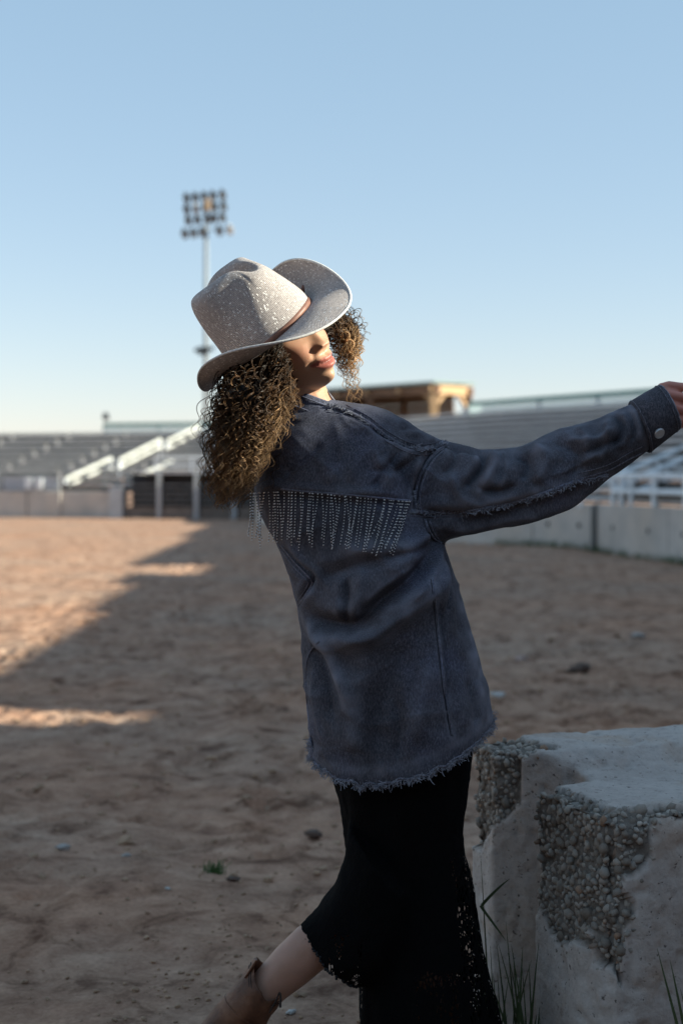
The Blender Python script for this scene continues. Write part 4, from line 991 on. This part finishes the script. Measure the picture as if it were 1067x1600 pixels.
# frayed hem: follow the open rim of the cloth
bmj = bmesh.new(); bmj.from_mesh(jm); rim = np.array([v_.co[:] for v_ in bmj.verts if v_.is_boundary and v_.co.z < .80]); bmj.free()
ctr = rim.mean(0); an = np.arctan2(rim[:, 1] - ctr[1], rim[:, 0] - ctr[0]); rim = rim[np.argsort(an)]
for _ in range(3): rim = (np.roll(rim, 1, 0) + rim + np.roll(rim, -1, 0)) / 3
on = rim - ctr; on[:, 2] = 0; on /= np.linalg.norm(on, axis=1)[:, None]
threads(mbf, rim + on * .001, on * .4, 1700, .012, .55, .7, .00055)
threads(mbf, rim + on * .002 + arr(0, 0, .003), on, 500, .008, .8, .3, .0005)
jsub(mbf, 'frayed_edge', M_FRAY, False, 'stuff')
hc = np.concatenate([rim + on * .001, rim[:1] + on[:1] * .001]); jsub(MB().tube(hc[::2] + arr(0, 0, .002), .0026, 6), 'hem_roll', M_SEAM)
# cuff with snap
ca, cb = A3(1030, 603, 2.856), A3(1060, 669, 2.856); da, db = A3(983, 631, 2.864), A3(1012, 706, 2.864)
def cuff_ring(f, k):
    a_ = da + (ca - da) * f; b_ = db + (cb - db) * f; c = (a_ + b_) / 2; h = (a_ - b_) / 2 * k; q_ = np.arange(48) * 2 * math.pi / 48
    return c + np.cos(q_)[:, None] * h + np.sin(q_)[:, None] * arr(0, -(.055 - .008 * f) * k, 0) + rng.normal(0, .0003, (48, 3))
cm = MB().loft([cuff_ring(f, k) for f, k in ((0, 1.0), (.02, 1.075), (.5, 1.075), (.97, 1.07), (1.0, 1.045), (1.0, .97), (.7, .93))], False)
cuff = jsub(cm, 'cuff', M_DENIM)
def onto(px, py, mbx):
    b = BVHTree.FromPolygons(np.concatenate(mbx.v).tolist(), mbx.f); h = b.ray_cast(CAMP, (P(px, py, 1) - CAMP).normalized()); return (np.array(h[0]), np.array(h[1])) if h[0] is not None else (A3(px, py, 2.8), arr(0, -1, 0))
sp, sn = onto(1029.5, 677, cm); sn = sn if sn[1] < 0 else -sn
jsub(MB().tube([sp - sn * .002, sp + sn * .0015, sp + sn * .0032, sp + sn * .0036], [.0112, .0112, .0098, .005], 24), 'snap_button', M_SNAP)
for f in (.06, .90): jsub(MB().tube(np.concatenate([cuff_ring(f, 1.085), cuff_ring(f, 1.085)[:1]]), .0009, 5), 'stitch_line', M_SEAM)
jsub(MB().tube(np.concatenate([cuff_ring(1.0, 1.02), cuff_ring(1.0, 1.02)[:1]]), .0018, 6), 'cuff_edge', M_FRAY)
# collar: standing band round the neck, near side turned down
nb = A3(497, 637, 2.915); nax = nrm((.34, -.10, .94)); uu = nrm(np.cross(nax, arr(0, 1, 0))); ww = np.cross(nax, uu)
def col_ring(h, r, lift=0.0):
    q_ = np.arange(60) * 2 * math.pi / 60
    return nb + nax * h + np.cos(q_)[:, None] * uu * r * 1.0 + np.sin(q_)[:, None] * ww * r * 1.05 + nax * (lift * np.cos(q_))[:, None]
collar = MB().loft([col_ring(-.036, .080), col_ring(-.012, .074), col_ring(.010, .066), col_ring(.021, .0635), col_ring(.023, .060), col_ring(.010, .058), col_ring(-.02, .062)], False)
jsub(collar, 'collar', M_DENIM)
for h, r in ((.014, .0668), (-.008, .0742)): jsub(MB().tube(np.concatenate([col_ring(h, r), col_ring(h, r)[:1]]), .0011, 5), 'stitch_line', M_SEAM)
tg = A3(516, 622, 2.90); jsub(MB().tube([tg + (-.006, 0, .014), tg + (.004, .01, -.004), tg + (.016, .02, -.022)], [.003, .008, .010], 8, True, .35), 'collar_tip', M_FRAY)
# rhinestone fringe
top = smooth_poly([(393, 768), (440, 766), (500, 769), (560, 775), (610, 779), (642, 781)], 20)
bm0 = bmesh.new(); bmesh.ops.create_icosphere(bm0, subdivisions=1, radius=1); SV = np.array([v_.co[:] for v_ in bm0.verts]); SF = [tuple(q_.index for q_ in f.verts) for f in bm0.faces]; bm0.free()
NS = 56
for k in range(NS):
    u = (k / (NS - 1)) ** 1.12; tp = top[int(u * (len(top) - 1))]; px0 = tp[0] + rng.normal(0, 2.0); py0 = tp[1] + 3
    L = 70 + 14 * math.sin(k * 1.7) * .4 + rng.normal(0, 4) + 8 * u; sl = -(5 + 34 * max(0, u - .45) ** 1.1 * 1.4) + rng.normal(0, 4.5) + (8 if k % 9 == 4 else 0)
    curve = rng.normal(0, 2.2); mbb = MB(); chain = []
    nb_ = int(L / 4.4)
    for j in range(nb_ + 1):
        t = j / nb_; px = px0 + sl * t ** 1.35 + curve * math.sin(t * 3.1); py = py0 + L * t; h = hit(px, py)
        yref = 2.775 + .015 * t if h is None else min(h[0][1] - .006, 2.86)
        chain.append((px, py, yref))
    ys = np.array([c_[2] for c_ in chain]); 
    for _ in range(4): ys[1:-1] = np.minimum(ys[1:-1], (ys[:-2] + ys[2:]) / 2)
    pts = np.array([A3(c_[0], c_[1], y_) for c_, y_ in zip(chain, ys)])
    for p in pts: mbb.add(SV * rng.uniform(.0012, .0017) + p, SF)
    nbead = len(mbb.f); mbb.tube(pts, .0004, 3)
    st_o = jsub(mbb, 'fringe_strand', [M_STEEL, M_CORD], False)
    mi = np.zeros(len(mbb.f), np.int32); mi[nbead:] = 1; st_o.data.polygons.foreach_set('material_index', mi)

# ---- skirt: column and the flap thrown over the trailing leg
sk = MB()
CI = [(1120, 520, 738, .118), (1180, 510, 735, .125), (1240, 527, 729, .122), (1290, 538, 723, .118), (1335, 543, 727, .115), (1380, 549, 736, .118), (1430, 555, 746, .120), (1480, 560, 757, .122), (1540, 563, 768, .126), (1600, 562, 783, .132), (1655, 560, 797, .138)]
def pleat(rg, k, y):
    c = rg.mean(0); d = rg - c; a = np.arctan2(d[:, 1], d[:, 0]); return c + d * (1 + k * (.5 * np.sin(a * 7 + y * .004) + .35 * np.sin(a * 12 + 1.3 + y * .006)))[:, None] * arr(1, 1, 0) + d * arr(0, 0, 1)
sk.loft([pleat(ring(l, r_, y, d, Yc=2.92, n=96, e=2.1), .004 + .028 * max(0, (y - 1250) / 400), y) for y, l, r_, d in CI])
FL = [((545, 1285), (640, 1400), .10), ((539, 1335), (622, 1465), .10), ((524, 1386), (600, 1510), .096), ((498, 1415), (582, 1530), .088), ((473, 1438), (564, 1538), .080), ((467, 1452), (556, 1537), .076)]
fr_ = []
for (a, b, dep) in FL:
    a_, b_ = A3(*a, 2.86), A3(*b, 2.86); c = (a_ + b_) / 2; h = (a_ - b_) / 2; q_ = np.arange(64) * 2 * math.pi / 64; wv = 1 + .03 * np.sin(q_ * 5 + a[1] * .03)
    fr_.append(c + (np.cos(q_) * wv)[:, None] * h + (np.sin(q_) * wv)[:, None] * arr(0, -dep, 0))
sk.loft(fr_)
skm = baked(sk, 'skirt', [('REMESH', dict(mode='VOXEL', voxel_size=.0065)), ('SMOOTH', dict(factor=.5, iterations=4))])
v = getv(skm); n = getn(skm); st = v * arr(1, 1, .35)
v = v + n * (.006 * noise(st * 16, 131) + .003 * noise(st * 34, 132) + .0012 * noise(v * 90, 133))[:, None]; setv(skm, v)
bmj = bmesh.new(); bmj.from_mesh(skm); he_d = nrm(A3(467, 1452, 2.86) - A3(556, 1537, 2.86)); ax = nrm(np.cross(he_d, arr(0, 1, 0))); ax = ax if ax[0] < 0 else -ax
hp = A3(511, 1494, 2.86)
kill = [f for f in bmj.faces if (f.normal.z < -.6 and f.calc_center_median().z < .06) or (f.calc_center_median().x < .035 and np.dot(np.array(f.normal), ax) > .72 and np.dot(np.array(f.calc_center_median()) - hp, ax) > -.016)]
bmesh.ops.delete(bmj, geom=kill, context='FACES'); bmj.to_mesh(skm); bmj.free()
v = getv(skm); pp = topix(v)
lz = ((pp[:, 0] > 727 + .12 * (pp[:, 1] - 1330) - 25) & (pp[:, 1] > 1325)) | ((pp[:, 0] > 515) & (pp[:, 0] < 566) & (pp[:, 1] > 1462)) | ((pp[:, 0] > 650) & (pp[:, 1] > 1520))
vcol(skm, 'lace', np.tile(lz.astype(float)[:, None], 3))
skirt = keep(link('skirt', skm, M_LACE, None, True), person); skirt['label'] = 'long black lace skirt'
bmj = bmesh.new(); bmj.from_mesh(skm); rim2 = np.array([q_.co[:] for q_ in bmj.verts if q_.is_boundary]); bmj.free()
mb = MB()
for p in rim2[rng.permutation(len(rim2))[:260]]: mb.add(IV1 * .0034 + p + rng.normal(0, .001, 3), IF1)
keep(mb.build('lace_edge', M_CORD, None), skirt)['kind'] = 'stuff'

# ---- boots
def boot(centre, axis_pts, rads, rim_tilt, foot, label, near):
    b = MB().tube(axis_pts, rads, 28, False)
    return b
bt = MB()
# trailing boot: shaft along the shin, foot pointing left
sh = [A3(417, 1532, 2.85), A3(404, 1552, 2.85), A3(384, 1578, 2.85), A3(362, 1604, 2.85), A3(342, 1628, 2.85)]
axs = nrm(sh[1] - sh[0]); sid = nrm(np.cross(axs, arr(0, 1, 0))); sid = sid if sid[0] > 0 else -sid      # sid: towards lower right in the picture
shaft = []
for i, (c, rr, dp) in enumerate(zip(sh, (.0445, .047, .0485, .050, .050), (.052, .054, .052, .048, .044))):
    q_ = np.arange(44) * 2 * math.pi / 44; lift = np.zeros(44)
    if i == 0: lift = .020 * np.clip(-np.cos(q_), 0, 1) ** 1.5 - .012 * gz1(np.sin(q_) - .95, .35) - .010 * np.exp(-((np.cos(q_) - .3) / .3) ** 2)
    shaft.append(c + np.cos(q_)[:, None] * sid * rr + np.sin(q_)[:, None] * arr(0, -dp, 0) - axs * lift[:, None])
inner = [c.mean(0) + (c - c.mean(0)) * .93 for c in shaft[:3]]
bt.loft(inner[::-1] + [inner[0] * .35 + shaft[0] * .65 - axs * .003] + shaft, False)
ft = [(sh[4], .050), (A3(328, 1645, 2.85), .049), (A3(300, 1664, 2.848), .043), (A3(270, 1678, 2.846), .038), (A3(240, 1685, 2.844), .029), (A3(225, 1689, 2.843), .012)]
fr2 = [shaft[-1]]
for c, rr in ft[1:]:
    q_ = np.arange(44) * 2 * math.pi / 44; fr2.append(c + np.cos(q_)[:, None] * nrm((.35, 0, -.9)) * rr * .95 + np.sin(q_)[:, None] * arr(0, -rr * .92, 0))
bt.loft(fr2, False); bt.tube([A3(362, 1618, 2.85), A3(385, 1650, 2.85), A3(392, 1668, 2.85)], [.036, .036, .028], 16)
bmh = baked(bt, 'boot', [('SUBSURF', dict(levels=1, render_levels=1))]); v = getv(bmh); n = getn(bmh); setv(bmh, v + n * (.0016 * noise(v * 40, 141) + .0035 * noise(v * arr(18, 18, 60), 142))[:, None])
boot_o = keep(link('boot', bmh, M_BOOT, None, True), person)
keep(MB().box(A3(384, 1684, 2.85), (.06, .06, .040)).build('heel', M_SOLE, None, bevel=.004), boot_o)
keep(MB().beam(A3(330, 1686, 2.846), A3(228, 1697, 2.844), .072, .012).build('sole', M_SOLE, None, bevel=.003), boot_o)
for k_, off_ in ((0, .010), (0, .016), (2, .0)):
    rg = shaft[k_] + axs * off_; rg = rg.mean(0) + (rg - rg.mean(0)) * 1.022; keep(MB().tube(np.concatenate([rg, rg[:1]]), .0009 if k_ == 0 else .0016, 5).build('stitching', M_SOLE if k_ == 0 else M_BOOT, None), boot_o)
pt_ = shaft[0][20] + arr(0, -.004, 0); keep(MB().beam(pt_ + axs * .03, pt_ - axs * .012, .016, .004).build('pull_tab', M_BOOT, None, bevel=.001), boot_o)
zp = A3(438, 1552, 2.80); keep(MB().tube([zp, zp + (.001, -.003, -.010), zp + (.0, -.004, -.026)], [.0022, .0020, .0028], 6).build('zip_pull', M_SOLE, None), boot_o)
keep(MB().tube([A3(437, 1550, 2.803), A3(430, 1566, 2.80), A3(421, 1582, 2.80)], .0016, 6).build('zip', M_SOLE, None), boot_o)
b2 = MB().tube([A3(676, 1535, 2.985), A3(678, 1590, 2.985), A3(682, 1635, 2.99), A3(700, 1664, 2.99), A3(735, 1680, 2.985), A3(775, 1688, 2.98)], [.055, .052, .050, .046, .04, .022], 24)
boot2 = keep(b2.build('boot', M_BOOT, None, True), person); keep(MB().box(A3(676, 1688, 2.99), (.06, .06, .035)).build('heel', M_SOLE, None, bevel=.004), boot2)

# ---- hat
HTU = nrm((-.645, -.26, .72)); HTF = HF - HTU * HF.dot(HTU); HTF = nrm(HTF + .10 * np.cross(HTU, HTF)); HTL = np.cross(HTU, HTF)
HTC = HC + HU * .034 + HF * .006 + arr(-.008, 0, -.023); HK = 1.07
def hatpt(l, f_, u): return HTC + HK * (np.multiply.outer(l, HTL) + np.multiply.outer(f_, HTF) + np.multiply.outer(u, HTU))
NA = 200; q_ = np.arange(NA) * 2 * math.pi / NA; sF, sLt = np.cos(q_), np.sin(q_)
def brim_pt(u):
    r0f, r0l = .101, .086; r1f = np.where(sF > 0, .190, .200); r1l = np.where(sLt > 0, .182, .187)
    f_ = sF * (r0f + (r1f - r0f) * u); l = sLt * (r0l + (r1l - r0l) * u)
    qd = 1 - .10 * u * np.clip(2 * sF * sLt, 0, 1); f_ = f_ * qd; l = l * qd
    side = np.abs(sLt) ** 2.2 * u ** 1.6
    z = np.where(sLt > 0, .074, .050) * side - np.where(sF > 0, .036, .018) * np.abs(sF) ** 2.2 * u ** 1.5
    z = z + .0025 * np.sin(3 * q_ + 1) * u
    l = l * (1 - .20 * side)
    return hatpt(l, f_, z)
brings = [brim_pt(u) for u in np.linspace(0, 1, 26)]
hb = MB().loft(brings, False)
bme_ = hb.mesh('brim')
def uv_set(me, uvv):
    lay = me.uv_layers.new(name='weave'); li = np.empty(len(me.loops), int); me.loops.foreach_get('vertex_index', li); a = uvv[li].copy()
    # close the angular seam per face
    a = a.reshape(-1, 4, 2); mx = a[:, :, 0].max(1, keepdims=True); w = (mx - a[:, :, 0]) > 100; a[:, :, 0][w] += uvv[:, 0].max() + 1
    lay.data.foreach_set('uv', a.reshape(-1))
AK = 300 / NA
bme_uv = np.concatenate([np.column_stack([np.arange(NA) * AK, np.full(NA, u * 42)]) for u in np.linspace(0, 1, 26)])
uv_set(bme_, bme_uv)
hat = keep(link('cowboy_hat', bme_, M_STRAW, None, True), person); hat['label'] = 'sparkling grey woven cowboy hat with upturned brim'
so = hat.modifiers.new('thickness', 'SOLIDIFY'); so.thickness = .0032; so.offset = 0
keep(MB().tube(np.concatenate([brings[-1], brings[-1][:1]]), .0026, 8, False).build('brim_binding', M_EDGE, None, True), hat)
CH = .140
def crown_pt(l, f_, h):
    """dent a plain tapered crown into a pinched cattleman shape; l,f_,h arrays in hat space"""
    tz = np.clip(h / CH, 0, 1)
    l = l - np.sign(l) * .020 * gz1(f_ - .055, .040) * np.clip((tz - .25) / .6, 0, 1) * np.clip(np.abs(l) / .04, 0, 1)
    f_ = f_ - .006 * np.clip(f_ / .08, 0, 1) * tz
    return l, f_, h
cr_r = []; uvs = []
prof = [(0, 1.0), (.012, 1.0), (.03, .985), (.05, .965), (.07, .945), (.085, .925), (.10, .90), (.114, .87), (.126, .82), (.134, .75), (.138, .66), (.140, .55), (.140, .42), (.140, .29), (.140, .16), (.140, .05)]
arc = 0; last = None
for h, k in prof:
    f_ = sF * .104 * k; l = sLt * .089 * k
    hh = np.full(NA, h * 1.07); top_ = np.clip((h - .098) / .038, 0, 1)
    crease = np.exp(-(l / .021) ** 2) * np.clip(1 - (f_ / .095) ** 4, 0, 1)
    hh = hh - top_ * (.036 * crease) - top_ * .016 * np.clip(f_ / .1, 0, 1) ** 2 + top_ * .004 * np.clip(-f_ / .1, 0, 1)
    l, f_, hh = crown_pt(l, f_, hh); cr_r.append(hatpt(l, f_, hh - .002))
    if last is not None: arc += math.hypot(h - last[0], (k - last[1]) * .095)
    last = (h, k); uvs.append(np.column_stack([np.arange(NA) * AK, np.full(NA, arc / .0026)]))
def dense(rs, us, m=3):
    R2, U2 = [], []
    rs = np.array(rs); us = np.array(us)
    n_ = len(rs); xs = np.linspace(0, n_ - 1, (n_ - 1) * m + 1)
    for x in xs:
        i = min(int(x), n_ - 2); t = x - i; i0, i3 = max(i - 1, 0), min(i + 2, n_ - 1)
        c_ = lambda A: .5 * (2 * A[i] + (A[i + 1] - A[i0]) * t + (2 * A[i0] - 5 * A[i] + 4 * A[i + 1] - A[i3]) * t * t + (3 * A[i] - A[i0] - 3 * A[i + 1] + A[i3]) * t ** 3)
        R2.append(c_(rs)); U2.append(us[i] * (1 - t) + us[i + 1] * t)
    return R2, U2
R2, U2 = dense(cr_r, uvs)
cmh = MB().loft(R2, False); cme = cmh.mesh('crown'); v = getv(cme); cme_n = getn(cme); setv(cme, v + cme_n * (.0012 * noise(v * 22, 151))[:, None]); uv_set(cme, np.concatenate(U2))
crown = keep(link('crown', cme, M_STRAW, None, True), hat)
def crown_ring(h, k, grow):
    l, f_, hh = crown_pt(sLt * .089 * k, sF * .104 * k, np.full(NA, h)); return hatpt(l * grow, f_ * grow, hh - .002)
keep(MB().loft([crown_ring(.003, 1, 1.0), crown_ring(.003, 1, 1.018), crown_ring(.0125, .998, 1.020), crown_ring(.0135, .998, 1.0)], False).build('hat_band', M_BAND, None, True), hat)
kn_ = hatpt(np.array([.088]), np.array([.035]), np.array([.012]))[0]; keep(MB().tube([kn_, kn_ + HTL * .004 + HTU * .006 + HTF * .012, kn_ + HTL * .006 + HTU * .014 + HTF * .02], [.004, .005, .002], 8).build('band_tail', M_BAND, None, True), hat)

# ---- hair: thousands of coiled locks
def curl_mesh(paths, radii, tints, seg=3):
    """paths (m,n,3) -> one mesh of thin tubes"""
    m_, n_, _ = paths.shape; t = np.gradient(paths, axis=1); t /= np.linalg.norm(t, axis=2)[:, :, None] + 1e-9
    up = np.zeros_like(t); up[:, :, 1] = 1; s_ = np.cross(t, up); s_ /= np.linalg.norm(s_, axis=2)[:, :, None] + 1e-9; u_ = np.cross(s_, t)
    vs = []
    for k in range(seg):
        a = 2 * math.pi * k / seg; vs.append(paths + radii[:, :, None] * (math.cos(a) * s_ + math.sin(a) * u_))
    V = np.stack(vs, 2).reshape(-1, 3); base = (np.arange(m_)[:, None] * n_ + np.arange(n_ - 1)[None]) * seg; F = []
    for k in range(seg):
        k2 = (k + 1) % seg; F.append(np.stack([base + k, base + k2, base + seg + k2, base + seg + k], -1).reshape(-1, 4))
    F = np.concatenate(F); T_ = np.repeat(tints.reshape(-1, 3), seg, 0); return V, F, T_
def make_locks(count, cl, rad, root_fn, n_=90, bias=.5, turn=.043, amp=(.006, .0125), lightness=1.0, tmin=.12):
    cl = np.array(cl); rad = np.array(rad); K_ = len(cl); t_end = tmin + (1 - tmin) * rng.random(count) ** .8
    x = t_end * (K_ - 1); i = np.minimum(x.astype(int), K_ - 2); f = (x - i)[:, None]; C_ = cl[i] * (1 - f) + cl[i + 1] * f; Rr = rad[i] * (1 - f[:, 0]) + rad[i + 1] * f[:, 0]
    dr = rng.normal(0, 1, (count, 3)); dr[:, 2] *= .35; dr /= np.linalg.norm(dr, axis=1)[:, None]; rho = rng.random(count) ** bias * (1 + .10 * rng.normal(0, 1, count))
    E = C_ + dr * (rho * Rr)[:, None]
    Rt = root_fn(count, dr)
    x2 = t_end * .45 * (K_ - 1); i = np.minimum(x2.astype(int), K_ - 2); f = (x2 - i)[:, None]; Cm = cl[i] * (1 - f) + cl[i + 1] * f; Rm = rad[i] * (1 - f[:, 0]) + rad[i + 1] * f[:, 0]
    M_ = Cm + dr * (rho * Rm * 1.05)[:, None] + arr(0, 0, .012)
    s = np.linspace(0, 1, n_)[None, :, None]; pth = (1 - s) ** 2 * Rt[:, None] + 2 * s * (1 - s) * M_[:, None] + s * s * E[:, None]
    L = np.linalg.norm(np.diff(pth, axis=1), axis=2).sum(1); tn = turn * rng.uniform(.75, 1.5, count); ph = rng.random(count)[:, None] * 6.28 + (L / tn)[:, None] * 2 * math.pi * np.linspace(0, 1, n_)[None] * 1.0
    ph = ph + .8 * np.sin(np.linspace(0, 1, n_)[None] * rng.uniform(4, 11, count)[:, None])
    t = np.gradient(pth, axis=1); t /= np.linalg.norm(t, axis=2)[:, :, None] + 1e-9; ref = rng.normal(0, 1, (count, 1, 3)); a_ = np.cross(t, ref + 0 * t); a_ /= np.linalg.norm(a_, axis=2)[:, :, None] + 1e-9; b_ = np.cross(t, a_)
    am_ = rng.uniform(amp[0], amp[1], count)[:, None] * np.clip(np.linspace(0, 1, n_) * 5, .1, 1)[None] * (1 - .25 * np.linspace(0, 1, n_)[None])
    pth = pth + am_[:, :, None] * (np.cos(ph)[:, :, None] * a_ + np.sin(ph)[:, :, None] * b_)
    parts_ = [pth]
    for _ in range(2):
        w1 = rng.normal(0, .0007, (count, 1, 3)) + .0010 * np.sin(np.linspace(0, 9, n_))[None, :, None] * rng.normal(0, 1, (count, 1, 3)); parts_.append(pth + w1)
    pth = np.concatenate(parts_); t_end = np.concatenate([t_end] * 3)
    return pth, t_end, s[0, :, 0]
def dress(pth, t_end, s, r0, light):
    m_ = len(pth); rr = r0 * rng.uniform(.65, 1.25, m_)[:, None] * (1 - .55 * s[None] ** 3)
    root = arr(.016, .0085, .005); mid = arr(.080, .040, .019); tipc = arr(.36, .215, .110)  # ombre tips; their gold also stands in for sunlight on the ends
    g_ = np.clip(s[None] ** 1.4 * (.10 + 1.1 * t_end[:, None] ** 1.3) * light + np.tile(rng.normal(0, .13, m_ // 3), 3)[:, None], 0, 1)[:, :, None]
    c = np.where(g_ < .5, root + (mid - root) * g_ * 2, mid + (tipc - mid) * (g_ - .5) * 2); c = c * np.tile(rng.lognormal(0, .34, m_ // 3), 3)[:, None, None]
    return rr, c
def scalp_root(cond):
    def fn(count, dr):
        out = []
        while len(out) < count:
            d = rng.normal(0, 1, 3); d /= np.linalg.norm(d)
            if cond(d): out.append(HC + HL * d[0] * .078 + HF * d[1] * .098 + HU * d[2] * .112)
        return np.array(out)
    return fn
sets = []
CLc = [A3(418, 578, 2.80), A3(402, 605, 2.785), A3(396, 640, 2.775), A3(378, 695, 2.775), A3(362, 750, 2.785), A3(352, 790, 2.79)]
CLr = np.array([42, 64, 70, 58, 40, 20]) / 790
sets.append(make_locks(900, CLc, CLr, scalp_root(lambda d: d[0] < .35 and d[1] < .45 and -.75 < d[2] < .35)) + (.00064, 1.35))
# wisps by the cheek and the temple
sets.append(make_locks(120, [A3(446, 556, 2.755), A3(440, 590, 2.745), A3(440, 645, 2.73), A3(420, 700, 2.735)], np.array([14, 18, 26, 24]) / 790, scalp_root(lambda d: d[0] < -.5 and abs(d[1] - .3) < .35 and -.3 < d[2] < .35), tmin=.25) + (.00062, .95))
# far side beyond the cheek, tint lightened for the sun on it
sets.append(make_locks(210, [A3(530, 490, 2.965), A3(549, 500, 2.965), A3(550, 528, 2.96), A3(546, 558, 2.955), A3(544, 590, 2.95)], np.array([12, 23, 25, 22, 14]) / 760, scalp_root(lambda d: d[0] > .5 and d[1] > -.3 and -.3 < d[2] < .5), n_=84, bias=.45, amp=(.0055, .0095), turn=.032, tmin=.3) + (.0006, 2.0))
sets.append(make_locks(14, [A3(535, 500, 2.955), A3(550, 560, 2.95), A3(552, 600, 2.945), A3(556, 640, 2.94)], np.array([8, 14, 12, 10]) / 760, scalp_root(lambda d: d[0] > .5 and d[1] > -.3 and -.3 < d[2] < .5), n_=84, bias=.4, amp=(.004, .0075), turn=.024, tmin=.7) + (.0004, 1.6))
# fly-away curls at the silhouette
sets.append(make_locks(90, CLc[1:], CLr[1:] * 1.2, scalp_root(lambda d: d[0] < .2 and d[1] < .2 and -.7 < d[2] < .2), bias=.12, amp=(.006, .011), tmin=.15) + (.0004, .8))
# a few bold golden ringlets in front
gl_ = make_locks(16, [A3(425, 640, 2.70), A3(400, 690, 2.70), A3(385, 740, 2.705), A3(372, 785, 2.72)], np.array([38, 30, 24, 18]) / 800, scalp_root(lambda d: d[0] < -.3 and abs(d[1]) < .4 and abs(d[2]) < .4), bias=.4, amp=(.006, .010), turn=.03, tmin=.15)
sets.append(gl_ + (.0011, 2.2))
Vs, Fs, Ts, o_ = [], [], [], 0
for pth, te, s, r0, li in sets:
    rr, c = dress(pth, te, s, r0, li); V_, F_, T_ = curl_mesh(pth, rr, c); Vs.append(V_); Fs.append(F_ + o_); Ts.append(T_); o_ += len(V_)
core = MB().tube([A3(432, 540, 2.82)] + [np.array(c) + (0, .02, 0) for c in CLc[1:5]], [.055, .062, .055, .036, .014], 20)
cmsh = baked(core, 'core', [('SUBSURF', dict(levels=2, render_levels=2))]); V_ = getv(cmsh); V_ = V_ + getn(cmsh) * (.010 * noise(V_ * 40, 161))[:, None]
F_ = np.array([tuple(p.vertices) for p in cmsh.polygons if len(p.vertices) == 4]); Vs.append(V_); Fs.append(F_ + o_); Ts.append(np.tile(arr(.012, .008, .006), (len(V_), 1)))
V_, F_, T_ = np.concatenate(Vs), np.concatenate(Fs), np.concatenate(Ts)
hm = bpy.data.meshes.new('hair'); hm.vertices.add(len(V_)); hm.vertices.foreach_set('co', V_.ravel()); hm.loops.add(F_.size); hm.loops.foreach_set('vertex_index', F_.ravel().astype(np.int32)); hm.polygons.add(len(F_))
hm.polygons.foreach_set('loop_start', np.arange(0, F_.size, 4)); hm.polygons.foreach_set('loop_total', np.full(len(F_), 4)); hm.update(); vcol(hm, 'tint', T_)
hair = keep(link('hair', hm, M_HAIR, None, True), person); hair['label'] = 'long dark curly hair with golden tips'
